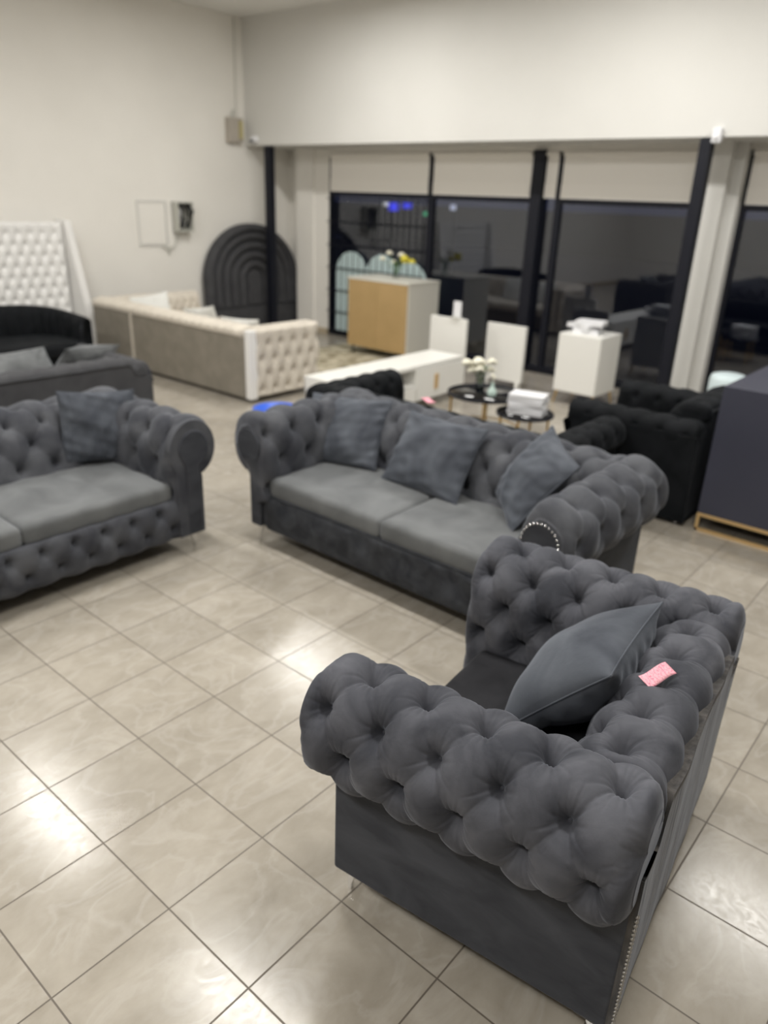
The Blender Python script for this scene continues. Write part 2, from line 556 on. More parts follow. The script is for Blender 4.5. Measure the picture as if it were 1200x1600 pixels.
def cushion(name, sx, sy, sz, matname, parent, loc, rnd=0.05, seed=1, puff=0.008, n=44):
    """boxy upholstered cushion: rounded slab, slightly domed"""
    # superellipsoid style box built on a cube grid
    vs = []; fs = []
    faces = []
    def face(fn, nu, nv):
        k = len(vs)
        for i in range(nu):
            for j in range(nv):
                vs.append(fn(-1 + 2 * i / (nu - 1), -1 + 2 * j / (nv - 1)))
        for i in range(nu - 1):
            for j in range(nv - 1):
                a = k + i * nv + j
                fs.append((a, a + nv, a + nv + 1, a + 1))
    face(lambda a, b: (a, b, 1), n, n); face(lambda a, b: (-a, b, -1), n, n)
    face(lambda a, b: (1, b, -a), 12, n); face(lambda a, b: (-1, b, a), 12, n)
    face(lambda a, b: (a, 1, -b), n, 12); face(lambda a, b: (a, -1, b), n, 12)
    V = np.array(vs, float)
    h = np.array([sx, sy, sz]) / 2
    Pt = V * h
    core = np.clip(Pt, -(h - rnd * np.array([1, 1, min(1, h[2] / rnd * 0.9)])), (h - rnd * np.array([1, 1, min(1, h[2] / rnd * 0.9)])))
    dv = Pt - core
    ln = np.linalg.norm(dv, axis=1)
    rr = np.array([rnd, rnd, min(rnd, h[2] * 0.9)])
    q = dv / rr
    qn = np.linalg.norm(q, axis=1)
    Q = np.where(qn[:, None] > 1e-9, core + dv / np.maximum(qn, 1)[:, None], Pt)
    dome = (1 - (V[:, 0]) ** 4) * (1 - (V[:, 1]) ** 4)
    Q[:, 2] += puff * dome * np.sign(V[:, 2]) + 0.002 * wob(Q[:, 0], Q[:, 1], seed, f0=1, f1=4) * (V[:, 2] > 0)
    # the band of the cushion bulges a little
    Q[:, :2] += Q[:, :2] * 0.01 * (1 - V[:, 2:3] ** 2)
    me = mesh(name, Q, fs, True)
    o = link(name, me, matname, parent)
    # weld the seams
    md = o.modifiers.new('weld', 'WELD'); md.merge_threshold = 0.0008
    o.location = loc
    return o


def pillow(name, label, a, b, T, matname, loc, xdir, updir, seed=0, group=None, pinch=0.07, seam=True, res=56, squash=None, flange=0.0):
    """scatter pillow: a x b half sizes, thickness T; xdir along width, updir along height; local z is the face normal"""
    u = np.linspace(-1, 1, res)
    u = np.sign(u) * (1 - (1 - abs(u)) ** 1.35)
    X, Y = np.meshgrid(u, u, indexing='ij')
    ox = X * (1 - pinch * (1 - Y ** 2) * abs(X) ** 2)
    oy = Y * (1 - pinch * (1 - X ** 2) * abs(Y) ** 2)
    t = (np.clip(1 - X ** 2, 0, 1) ** 0.55) * (np.clip(1 - Y ** 2, 0, 1) ** 0.55)
    wr = 0.012 * wob(X, Y, seed, n=8, f0=0.4, f1=1.3) * t
    e = np.exp(-(1 - np.abs(X)) * 6) + np.exp(-(1 - np.abs(Y)) * 6)
    cr = 0.0055 * wob(X, Y, seed + 5, n=8, f0=1.5, f1=4.0) * np.minimum(t * 3, 1)
    top = T * t + wr + cr * (0.5 + e)
    bot = -T * t * 0.9 + 0.6 * wr
    bend = -0.03 * (X ** 2 + 0.4 * Y ** 2) * 0
    A = np.stack([ox * a, oy * b, top + bend], -1).reshape(-1, 3)
    Bm = np.stack([ox * a, oy * b, np.minimum(bot, top - 0.001) + bend], -1).reshape(-1, 3)
    nv = res * res
    f = grid_faces(res, res) + [tuple(i + nv for i in q) for q in grid_faces(res, res, True)]
    rim = [i for i in range(res)] + [i * res + res - 1 for i in range(1, res)] + [(res - 1) * res + j for j in range(res - 2, -1, -1)] + [i * res for i in range(res - 2, 0, -1)]
    n = len(rim)
    for i in range(n):
        p, q = rim[i], rim[(i + 1) % n]
        f.append((p, q, q + nv, p + nv))
    me = mesh(name, np.vstack([A, Bm]), f, True)
    o = link(name, me, matname)
    xd = Vector(xdir).normalized(); yd = Vector(updir); yd = (yd - yd.dot(xd) * xd).normalized(); zd = xd.cross(yd)
    o.matrix_world = Matrix(((xd.x, yd.x, zd.x, loc[0]), (xd.y, yd.y, zd.y, loc[1]), (xd.z, yd.z, zd.z, loc[2]), (0, 0, 0, 1)))
    tag(o, label, 'cushion', group)
    if seam:
        # raised seam round the rim
        mb = MB()
        pts = [Vector(A[i]) for i in rim]
        mb.tube(pts + pts[:1], 0.0035 if not flange else flange, 5)
        mb.build('seam_piping', matname, o)
    return o


def leg_mesh(h=0.13, flare=0.02):
    mb = MB()
    mb.box(-0.028, 0.028, -0.028, 0.028, h - 0.006, h)
    # curved tapering blade
    n = 8
    for i in range(n):
        z0 = h - 0.006 - (h - 0.006) * i / n; z1 = h - 0.006 - (h - 0.006) * (i + 1) / n
        def wd(z):
            t = z / h
            return 0.007 + 0.018 * t ** 2.2
        a, b = wd(z0), wd(z1)
        vs = []
        for z, q in ((z1, b), (z0, a)):
            vs += [(-0.024, -0.024, z), (-0.024 + 2 * q, -0.024, z), (-0.024 + 2 * q, -0.024 + 2 * q, z), (-0.024, -0.024 + 2 * q, z)]
        mb.add(vs, [(3, 2, 1, 0), (4, 5, 6, 7), (0, 1, 5, 4), (1, 2, 6, 5), (2, 3, 7, 6), (3, 0, 4, 7)])
    return mb


def chesterfield(name, label, cat, loc, rz, W, D, H, mats, seat_h=0.46, n_seats=2, arm_z=0.64, arm_r=0.125, arm_rz=None, arm_w=0.21, back_t=0.27, back_rake=0.10, base_z=0.13, side_top=0.52, B=0.034, su=0.18, res=0.008, rail='plain', nails=True, buttons=True, group=None, over=0.08, arm_front=0.06, back_off=0.0, seat_front=0.02, arm_panel='nails', rail_top=None, cushions=True, seed=0, legs=True, fold=0.0045, rear_nails=False, cush_t=0.14, seat_gap=0.004):
    """local frame: x along the width, +y is the front, z up; origin on the floor under the centre"""
    o = thing(name, label, cat, loc, rz, group)
    hw, hd = W / 2, D / 2
    arm_rz = arm_rz or arm_r
    kz = arm_rz / arm_r
    rt = rail_top or seat_h - cush_t + 0.01
    # frame: side panels, back panel, front rail in one upholstered carcass
    f = MB()
    st = side_top
    for s in (-1, 1):
        f.box(min(s * hw, s * (hw - 0.10)), max(s * hw, s * (hw - 0.10)), -hd, hd, base_z, st)
    f.box(-hw + 0.10, hw - 0.10, -hd + 0.03, hd - 0.03, base_z, rt - 0.03)
    f.build('frame', mats['panel'], o, bevel=0.012, seg=3)
    # back panel, slightly wavy cloth
    nx, nz = 60, 24
    X, Z = np.meshgrid(np.linspace(-hw + 0.003, hw - 0.003, nx), np.linspace(base_z, H - 0.055, nz), indexing='ij')
    wv = 0.004 * wob(X, Z * 0.25, seed + 3, f0=1.5, f1=4)
    t = (Z - base_z) / (H - 0.055 - base_z)
    A = np.stack([X, -hd - 0.010 + np.minimum(wv, 0.003), Z], -1).reshape(-1, 3)
    A2 = np.stack([X, -hd + 0.09 + 0 * X, Z], -1).reshape(-1, 3)
    nn = nx * nz
    ff = grid_faces(nx, nz) + [tuple(i + nn for i in q) for q in grid_faces(nx, nz, True)]
    rim = [j for j in range(nz)] + [i * nz + nz - 1 for i in range(1, nx)] + [(nx - 1) * nz + j for j in range(nz - 2, -1, -1)] + [i * nz for i in range(nx - 2, 0, -1)]
    for i in range(len(rim)):
        p, q = rim[i], rim[(i + 1) % len(rim)]
        ff.append((q, p, p + nn, q + nn))
    # keep the back panel below the arm rolls at its two ends
    lim = arm_z - 0.02
    for Q in (A, A2):
        side = np.clip((np.abs(Q[:, 0]) - (hw - arm_w - 0.0)) / 0.04, 0, 1)
        Q[:, 2] = np.where(Q[:, 2] > lim, lim + (Q[:, 2] - lim) * (1 - side), Q[:, 2])
    me = mesh('back_panel', np.vstack([A, A2]), ff, True)
    link('back_panel', me, mats['back'], o)
    # arms: scroll profile, s measured outwards from the outer face of the side panel
    for s in (-1, 1):
        c = (-arm_r + over, arm_z)
        prof = [(-arm_w, rt - 0.04), (-arm_w - 0.005, arm_z - 0.10)]
        for k in range(0, 13):
            a = PI * (1.0 - k * (1.0 + 0.42) / 12)
            prof.append((c[0] + arm_r * math.cos(a) * (1.0 if math.cos(a) > 0 else (arm_w + c[0]) / arm_r), c[1] + arm_rz * math.sin(a)))
        prof.append((-0.02, st - 0.05))
        L = D + arm_front
        def xf(S, U, Z, s=s):
            return np.stack([s * (hw + S), -hd - 0.004 + U, Z], -1)
        # arc length of the profile for the rows
        Pp, tt = resample(prof, 200)
        Wm = tt[-1]
        k_rows = max(3, int(round((Wm - 0.16) / (su * 0.72))) + 1) if su < 0.3 else 3
        rows = list(np.linspace(0.10, Wm - 0.055, k_rows))
        P3 = tufted_roll('arm_roll', prof, L, xf, su, rows, (0.55 if s > 0 else 0.5), B, mats['arm'], o, seed=seed + 11 * s + 20, res=res, flip=False, endr=0.05, buttons=buttons, fold=fold)[1]
        # scroll panel on the arm's front and its trim
        yf = -hd - 0.004 + L
        cz = arm_z
        cx = c[0]
        if arm_panel == 'nails':
            ring = []
            for k in range(0, 25):
                a = -0.30 * PI + k * (PI * 1.60) / 24
                ring.append((cx + 0.66 * arm_r * math.cos(a), cz + 0.66 * arm_rz * math.sin(a)))
            outline = [(cx - 0.085, rt)] + [(cx - 0.66 * arm_r, cz - 0.04)] + ring[::-1] + [(-0.022, st - 0.10), (-0.022, rt)]
            outline = ring
            mb = MB()
            poly = [(s * (hw + a_), z_) for a_, z_ in outline]
            if s < 0: poly = poly[::-1]
            mb.prism(poly, yf - 0.02, yf + 0.008)
            mb.build('arm_panel', mats['panel'], o)
            if nails == 'right' and s > 0:
                continue
            mb = MB()
            path = ring[::-1] + [(-0.03, st - 0.12)]
            path = ring
            for q0, q1 in zip(path[:-1], path[1:]):
                dd = math.hypot(q1[0] - q0[0], q1[1] - q0[1])
                m_ = max(1, int(dd / 0.015))
                for j in range(m_):
                    tt_ = j / m_
                    mb.ball((s * (hw + q0[0] * (1 - tt_) + q1[0] * tt_), yf + 0.008, q0[1] * (1 - tt_) + q1[1] * tt_), 0.0062, 4)
            mb.build('nailhead_trim', 'chrome', o)
        elif arm_panel == 'border':
            # broad plain border following the scroll, a recessed panel inside
            def outl(rk, inner, zb):
                ring = [(cx + rk * math.cos(-0.40 * PI + k * (PI * 1.42) / 24), cz + kz * rk * math.sin(-0.40 * PI + k * (PI * 1.42) / 24)) for k in range(25)]
                return ring + [(-arm_w + inner, arm_z - 0.12), (-arm_w + inner, zb), (-0.004 - inner * 0.3, zb), (-0.004 - inner * 0.3, st - 0.06)]
            mb = MB()
            poly = [(s * (hw + a_), z_) for a_, z_ in outl(arm_r + 0.022, -0.01, base_z)]
            if s < 0: poly = poly[::-1]
            mb.prism(poly, hd - 0.03, yf + 0.006)
            mb.build('arm_border', mats['arm'], o, bevel=0.018, seg=3)
            mb = MB()
            poly = [(s * (hw + a_), z_) for a_, z_ in outl(arm_r - 0.035, 0.06, base_z + 0.005)]
            if s < 0: poly = poly[::-1]
            mb.prism(poly, hd, yf + 0.018)
            mb.build('arm_panel', mats['panel'], o, bevel=0.012, seg=3)
        if rear_nails and s < 0:
            mb = MB()
            z = base_z + 0.01
            while z < st - 0.01:
                mb.ball((s * (hw - 0.006), -hd - 0.014, z), 0.0062, 4)
                z += 0.0155
            k = 0
            mb.build('nailhead_trim', 'nail', o)
    # back roll between the arms
    x0 = -(hw - arm_w) ; L = 2 * (hw - arm_w) 
    ins = 0.05
    zt = H
    prof = [(back_t + back_rake, rt - 0.04), (back_t + back_rake * 0.5, (seat_h + zt) / 2 - 0.02), (back_t * 0.98, zt - 0.11), (back_t * 0.80, zt - 0.045), (back_t * 0.5, zt - 0.02), (back_t * 0.2, zt - 0.025), (0.004, zt - 0.05), (0.0, zt - 0.13)]
    def xb(S, U, Z):
        return np.stack([x0 - ins + U, -hd + S * (1 - B * 0.75 / back_t) + B * 0.75, Z], -1)
    Lb = L + 2 * ins
    nb = max(1, round(Lb / su)); sub = Lb / nb
    Pp, tt = resample(prof, 200)
    Wm = tt[-1]
    top_row = Wm - 0.20
    rr = [top_row]
    while rr[0] - su * 0.62 > 0.08: rr.insert(0, rr[0] - su * 0.62)
    off = 0.5 if (len(rr) % 2) else 0.0
    tufted_roll('back_roll', prof, Lb, xb, sub, rr, off, B, mats['arm'], o, seed=seed + 51, res=res, flip=True, endr=0.045, buttons=buttons, fold=fold, edge=0.03)
    # seat cushions
    if cushions:
        y1 = hd - seat_front; y0 = -hd + back_t + back_rake - 0.06
        x0s = -(hw - arm_w) + 0.012; Ls = 2 * (hw - arm_w) - 0.024
        for i in range(n_seats):
            wsl = Ls / n_seats
            cushion('seat_cushion', wsl - seat_gap, y1 - y0, cush_t, mats['seat'], o, (x0s + wsl * (i + .5), (y0 + y1) / 2, seat_h - cush_t / 2), seed=seed + i, rnd=0.03)
    # front rail
    if rail == 'tufted':
        prof = [(hd - 0.03, base_z), (hd + 0.004, base_z + 0.03), (hd + 0.004, rt - 0.03), (hd - 0.03, rt)]
        x0r = -(hw - arm_w) - 0.01
        Lr = 2 * (hw - arm_w) + 0.02
        def xr(S, U, Z):
            return np.stack([x0r + U, S, Z], -1)
        hh = rt - base_z
        tufted_roll('front_rail', prof, Lr, xr, 0.185, [0.08, 0.08 + (hh) * 0.48], 0.3, 0.034, mats['rail'], o, seed=seed + 71, res=res, flip=True, endr=0.02, buttons=buttons, edge=0.02, fold=fold)
    else:
        x0r = hw - arm_w + 0.01
        nx, nz = 100, 22
        X, Z = np.meshgrid(np.linspace(-x0r, x0r, nx), np.linspace(base_z, rt, nz), indexing='ij')
        wv = 0.007 * wob(X, Z, seed + 9, n=14, f0=2, f1=6) + 0.01
        e = np.clip(np.minimum(Z - base_z, rt - Z) / 0.03, 0, 1) ** .5
        A = np.stack([X, hd - 0.012 + wv * e, Z], -1).reshape(-1, 3)
        A2 = np.stack([X, hd - 0.05 + 0 * X, Z], -1).reshape(-1, 3)
        nn = nx * nz
        ff = grid_faces(nx, nz, True) + [tuple(i + nn for i in q) for q in grid_faces(nx, nz)]
        rim = [j for j in range(nz)] + [i * nz + nz - 1 for i in range(1, nx)] + [(nx - 1) * nz + j for j in range(nz - 2, -1, -1)] + [i * nz for i in range(nx - 2, 0, -1)]
        for i in range(len(rim)):
            p, q = rim[i], rim[(i + 1) % len(rim)]
            ff.append((p, q, q + nn, p + nn))
        link('front_rail', mesh('front_rail', np.vstack([A, A2]), ff, True), mats['rail'], o)
    if legs:
        lm = leg_mesh(base_z + 0.002)
        me = mesh('leg', lm.v, lm.f)
        me.materials.append(M['chrome'])
        for sx in (-1, 1):
            for sy in (-1, 1):
                l = bpy.data.objects.new('leg', me)
                COL.objects.link(l)
                l.parent = o
                l.location = (sx * (hw - 0.06), sy * (hd - 0.06), 0)
                l.rotation_euler = (0, 0, {(-1, -1): 0, (1, -1): PI / 2, (1, 1): PI, (-1, 1): -PI / 2}[(sx, sy)])
    return o


# ================================================================== THE SETTING
XW = 8.45      # glazing plane
YW = 7.45      # long side wall
fl = MB(); fl.add([(-6, -8, 0), (XW + 0.06, -8, 0), (XW + 0.06, 6.7, 0), (8.7, 6.7, 0), (8.7, YW, 0), (-6, YW, 0)], [(0, 1, 2, 3, 4, 5)])
struct('floor', fl, 'floor')
struct('ceiling', MB().box(-6, 7.7, -8, YW + 0.15, CEIL, CEIL + 0.1), 'ceiling')
struct('wall_left', MB().box(-6, XW + 0.3, YW, YW + 0.15, 0, CEIL + 0.1), 'wall')
struct('wall_back', MB().box(-6.15, -6, -8, YW + 0.15, 0, CEIL + 0.1), 'wall')
struct('wall_right', MB().box(-6, 8.6, -8.15, -8, 0, CEIL + 0.1), 'wall')
struct('wall_bulkhead', MB().box(7.65, XW + 0.2, -8, YW, 2.87, CEIL + 0.1), 'bulkhead')
struct('trim_1', MB().box(8.40, XW + 0.17, 6.68, 7.08, 0, 2.87), 'wall')       # pilaster in the corner
struct('trim_2', MB().box(8.43, XW + 0.1, 6.34, 6.68, 0, 2.87), 'wall')
struct('trim_3', MB().box(8.62, 8.72, 7.08, YW, 0, 2.87), 'wall')
struct('trim_4', MB().box(8.28, XW + 0.15, -0.02, 0.46, 0, 2.87).box(8.16, 8.28, 0.10, 0.40, 0, 2.87), 'bulkhead')   # stepped pillar between windows
struct('baseboard_left', MB().box(-6, 8.62, YW - 0.015, YW, 0, 0.08), 'skirt')
struct('baseboard_far', MB().box(8.385, 8.40, 6.68, 7.08, 0, 0.08).box(8.415, 8.43, 6.34, 6.68, 0, 0.08), 'skirt')
struct('trim_5', MB().box(XW - 0.04, XW + 0.08, -8, 6.34, 2.80, 2.87), 'wall')


def window(n, y0, y1, blind=True, door=False, z1=2.81, fw=0.05):
    mb = MB()
    mb.box(XW - 0.03, XW + 0.04, y0, y0 + fw, 0, z1).box(XW - 0.03, XW + 0.04, y1 - fw, y1, 0, z1)
    mb.box(XW - 0.03, XW + 0.04, y0 + fw, y1 - fw, 0, 0.09).box(XW - 0.03, XW + 0.04, y0 + fw, y1 - fw, z1 - 0.03, z1)
    if y1 - y0 > 0.5:
        mb.box(XW - 0.02, XW + 0.03, y0 + fw, y1 - fw, 2.19, 2.25)
    w_ = mb.build('window_%d' % n, 'black_metal')
    w_['kind'] = 'structure'
    p = MB().add([(XW + 0.01, y0 + fw, 0.09), (XW + 0.01, y1 - fw, 0.09), (XW + 0.01, y1 - fw, z1 - 0.03), (XW + 0.01, y0 + fw, z1 - 0.03)], [(3, 2, 1, 0)])
    p.build('pane', 'pane', w_)
    if blind:
        # roller blind pulled part way down
        y0b, y1b = y0 + fw * 0.9, y1 - fw * 0.9
        b = MB().box(XW - 0.045, XW - 0.040, y0b, y1b, 2.42, z1)
        b.cyl((XW - 0.06, y0b, z1 - 0.035), (XW - 0.06, y1b, z1 - 0.035), 0.028, n=14)
        bo = b.build('blind', 'blind', w_)
        MB().box(XW - 0.052, XW - 0.040, y0b, y1b, 2.255, 2.425).build('blind_hem', 'blind_low', bo)
    return w_


window(1, 4.28, 6.33)
window(2, 2.60, 4.28)
window(3, 2.24, 2.46, fw=0.03)
window(4, 0.47, 2.24)
window(5, -2.2, -0.02)
window(6, -4.4, -2.2)
struct('trim_6', MB().box(XW - 0.10, XW + 0.05, 2.45, 2.61, 0, 2.82), 'black_metal')
struct('trim_7', MB().box(XW, XW + 0.1, -8, -4.4, 0, 2.87), 'wall')

# security grille folded in front of the first window
gr = thing('security_grille', 'black metal security grille of thin bars across the leftmost window', 'grille', (8.36, 5.3, 0))
mb = MB()
y = 4.36
while y < 6.30:
    mb.cyl((0, y - 5.3, 0.03), (0, y - 5.3, 2.2), 0.006, n=6); y += 0.125
mb.build('upright_bar', 'black_metal', gr)['kind'] = 'stuff'
for z in (0.05, 0.40, 0.75, 1.10, 1.45, 1.80, 2.15):
    MB().cyl((0, 4.30 - 5.3, z), (0, 6.32 - 5.3, z), 0.009, n=8).build('cross_bar', 'black_metal', gr)

# steel posts under the bulkhead
for (x, y, lab) in ((7.72, 6.96, 'thin black steel post in the corner beside the arched charcoal headboard'), (7.72, 0.22, 'thin black steel post in front of the cream pillar')):
    p = thing('steel_post', lab, 'post', (x, y, 0), group=None)
    MB().box(-0.06, 0.06, -0.06, 0.06, 0.01, 2.86).build('shaft', 'black_metal', p, bevel=0.006)
    MB().box(-0.10, 0.10, -0.10, 0.10, 0, 0.012).build('base_plate', 'black_metal', p)

# outside, at night
struct('ground_outside', MB().box(XW + 0.08, 40, -20, 30, -0.12, -0.02), 'asphalt')
struct('building_outside', MB().box(34, 35, -20, 34, -0.02, 1.9), 'night_wall')


def outdoor_lamp(loc, color, label, group, sy=0.1, sz=0.1, strength=20):
    t = thing('sign_light' if sy > 0.15 else 'street_light', label, 'light', (loc[0], loc[1], 0), group=group)
    mm = mat('glow', color, emit=color, estr=strength)
    MB().cyl((0.1, 0, -0.02), (0.1, 0, loc[2]), 0.05, n=8).build('pole', 'black_metal', t)
    MB().box(-0.06, 0.06, -sy, sy, loc[2] - sz, loc[2] + sz).build('lamp_head', mm, t)


outdoor_lamp((20.0, 14.63, 1.93), (0.02, 0.03, 0.8), 'left of two blurred blue lights outside the leftmost window', 'blue lights outside', 0.16, 0.13, 1.6)
outdoor_lamp((20.0, 14.05, 1.98), (0.02, 0.03, 0.8), 'right of two blurred blue lights outside the leftmost window', 'blue lights outside', 0.16, 0.09, 1.4)
outdoor_lamp((20.0, 14.98, 2.00), (1.0, 0.95, 0.85), 'small white street lamp left of the blue lights', None, 0.06, 0.06, 0.9)
outdoor_lamp((20.0, 13.25, 1.76), (0.1, 0.9, 0.4), 'small green street light right of the blue lights', None, 0.07, 0.06, 0.5)
outdoor_lamp((20.0, 12.16, 1.99), (0.8, 0.8, 1.0), 'small white street lamp seen through the second window', None, 0.07, 0.08, 0.7)

# ceiling lamps
lamp0 = thing('ceiling_light', 'long white fluorescent tube fitting on the ceiling', 'ceiling light', (TUBES[0][0], TUBES[0][1], CEIL), group='fluorescent ceiling fittings')
MB().box(-0.09, 0.09, -0.76, 0.76, -0.06, 0).build('housing', 'lamp_body', lamp0, bevel=0.01)
MB().cyl((-0.045, -0.74, -0.085), (-0.045, 0.74, -0.085), 0.018, n=10).cyl((0.045, -0.74, -0.085), (0.045, 0.74, -0.085), 0.018, n=10).build('tube', 'diffuser', lamp0)
for (x, y) in TUBES[1:]:
    c = copy_tree(lamp0)
    c.location = (x, y, CEIL)

# ================================================================== NEAR ARMCHAIR
RZ = math.radians(6.5)
ex = Vector((math.cos(RZ), math.sin(RZ), 0)); ey = Vector((-math.sin(RZ), math.cos(RZ), 0))
CW, CD = 1.205, 0.93
cc = Vector((0.52, -2.47, 0)) + ex * CW / 2 + ey * CD / 2
chair = chesterfield('armchair', 'grey velvet button-tufted armchair with rolled arms in the foreground', 'armchair', cc, RZ, CW, CD, 0.84,
                     dict(panel='velvet_panel', back='velvet_back_lit', arm='velvet_near', seat='velvet_seat_dark', rail='velvet_panel'),
                     seat_h=0.47, n_seats=1, arm_z=0.69, arm_r=0.135, arm_rz=0.165, arm_w=0.20, back_t=0.25, back_rake=0.06, base_z=0.105, side_top=0.57,
                     B=0.050, su=0.185, res=0.0036, over=0.085, arm_front=0.08, rear_nails=True, arm_panel='nails', seed=3)

p_up = Vector((-0.02, -0.36, 0.40))
pillow('cushion', 'plump grey velvet cushion leaning in the nearest armchair', 0.27, 0.26, 0.15, 'velvet_pillow', (1.21, -1.96, 0.70), (1, 0.10, 0.02), p_up, seed=2)

# price tag on the chair back
tg = thing('price_tag', 'crumpled pink paper tag lying on the nearest armchair back', 'tag', (1.085, -2.255, 0.872), -0.37)
nx, ny = 16, 8
X, Y = np.meshgrid(np.linspace(-0.055, 0.055, nx), np.linspace(-0.022, 0.026, ny), indexing='ij')
Z = 0.012 * np.sin(X * 45) * 0.5 + 0.10 * X + 0.25 * (Y + 0.02) - 0.004
link('paper', mesh('paper', np.stack([X, Y, Z], -1).reshape(-1, 3), grid_faces(nx, ny), True), 'pink', tg).modifiers.new('solid', 'SOLIDIFY').thickness = 0.0008
X, Y = np.meshgrid(np.linspace(-0.035, 0.035, nx), np.linspace(-0.050, -0.014, ny), indexing='ij')
Z = 0.004 * np.sin(X * 60) + 0.08 * X - 0.05 * (Y + 0.02) + 0.004
link('plastic_sleeve', mesh('sleeve', np.stack([X, Y, Z], -1).reshape(-1, 3), grid_faces(nx, ny), True), 'clear', tg)

# small tag on the black sofa behind
t2 = thing('price_tag', 'small white and pink paper tag on the back of the black sofa', 'tag', (3.47, 0.44, 0.80), 1.2)
X, Y = np.meshgrid(np.linspace(-0.07, 0.07, 8), np.linspace(-0.03, 0.03, 5), indexing='ij')
link('paper', mesh('paper', np.stack([X, Y, 0.006 * np.sin(X * 40)], -1).reshape(-1, 3), grid_faces(8, 5), True), 'pink', t2).modifiers.new('solid', 'SOLIDIFY').thickness = 0.0008

# ================================================================== MIDDLE SOFA (faces -x)
gm = dict(panel='velvet_panel', back='velvet_panel', arm='velvet_sofa', seat='velvet_seat', rail='velvet_rail')
sofa = chesterfield('sofa', 'grey velvet chesterfield sofa with two seat cushions and three loose cushions', 'sofa', (2.58, -0.31, 0), PI / 2, 2.22, 1.08, 0.87, gm,
                    seat_h=0.49, n_seats=2, arm_z=0.70, arm_r=0.15, arm_rz=0.165, arm_w=0.16, back_t=0.30, back_rake=0.12, side_top=0.58, su=0.235, res=0.009, seed=5, over=0.085, arm_front=0.05, cush_t=0.13, B=0.052, nails='right')
pillow('cushion', 'grey cushion at the left end of the middle sofa', 0.31, 0.25, 0.095, 'velvet_pillow', (2.68, 0.56, 0.70), (0.277, -0.96, 0.036), (0.553, 0.19, 0.811), seed=4)
pillow('cushion', 'grey cushion in the centre of the middle sofa', 0.31, 0.25, 0.10, 'velvet_pillow', (2.69, -0.20, 0.70), (-0.047, -0.999, 0.008), (0.555, -0.02, 0.832), seed=6)
pillow('cushion', 'grey frilled cushion leaning on the right arm of the middle sofa', 0.28, 0.26, 0.11, 'velvet_pillow', (2.74, -0.88, 0.72), (-0.713, -0.692, -0.115), (0.365, -0.505, 0.782), seed=8, flange=0.007)

# ================================================================== LEFT SOFA (faces -y)
sofa2 = chesterfield('sofa', 'grey velvet sofa cut off by the left edge with tufted front rail', 'sofa', (0.62, 1.50, 0), PI, 2.28, 1.10, 0.87, dict(gm, rail='velvet_sofa'),
                     seat_h=0.49, n_seats=2, arm_z=0.70, arm_r=0.145, arm_rz=0.16, arm_w=0.18, back_t=0.30, back_rake=0.12, side_top=0.58, su=0.235, res=0.010, seed=9, over=0.085, arm_front=0.03, cush_t=0.13, B=0.052, rail='tufted', arm_panel='border', rail_top=0.375)
pillow('cushion', 'square grey cushion standing at the right end of the left sofa', 0.24, 0.235, 0.075, 'velvet_pillow', (1.474, 1.62, 0.735), (0.952, -0.299, -0.071), (0.113, 0.126, 0.986), seed=10)

# ================================================================== DARK SOFA BEHIND THE LEFT SOFA (back to us)
sofa3 = chesterfield('sofa', 'dark grey sofa seen from behind beyond the left sofa', 'sofa', (1.55, 3.32, 0), 0, 2.2, 1.05, 0.88, dict(gm, arm='arch_velvet', back='arch_velvet', seat='arch_velvet'),
                     seat_h=0.46, n_seats=2, arm_z=0.74, arm_r=0.09, arm_w=0.2, back_t=0.26, side_top=0.76, over=-0.01, su=0.2, B=0.02, res=0.016, seed=13, buttons=False, fold=0, arm_panel='none', arm_front=0.0)
pillow('cushion', 'flat grey cushion on the dark sofa behind the left sofa, leftmost', 0.30, 0.20, 0.07, 'velvet_seat', (1.85, 3.45, 0.74), (1, 0.1, 0.0), (0.0, 0.30, 0.32), seed=14, res=30)
pillow('cushion', 'rumpled grey cushion on the right end of the dark sofa behind', 0.27, 0.22, 0.11, 'velvet_seat', (2.38, 3.42, 0.75), (1, 0.1, -0.05), (-0.05, -0.30, 0.30), seed=15, res=30)

# ================================================================== BLACK SOFA behind the middle sofa (faces +x)
gb = dict(panel='black_velvet', back='black_velvet', arm='black_velvet', seat='black_velvet', rail='black_velvet')
chesterfield('sofa', 'black velvet sofa standing back to back with the middle grey sofa', 'sofa', (3.80, 0.42, 0), -PI / 2, 2.30, 0.98, 0.765, gb,
             seat_h=0.45, n_seats=2, arm_z=0.62, arm_r=0.115, arm_w=0.21, back_t=0.26, side_top=0.56, over=0.03, su=0.19, B=0.022, res=0.015, seed=17, buttons=False, fold=0, arm_panel='none')
# black armchair (faces +y)
chesterfield('armchair', 'black velvet tufted armchair beside the slate blue sideboard', 'armchair', (5.00, -0.76, 0), 0, 1.18, 0.98, 0.90, gb,
             seat_h=0.45, n_seats=1, arm_z=0.67, arm_r=0.10, arm_w=0.22, back_t=0.28, side_top=0.69, over=-0.01, su=0.19, B=0.02, res=0.014, base_z=0.03, seed=19, buttons=False, fold=0, arm_panel='none')


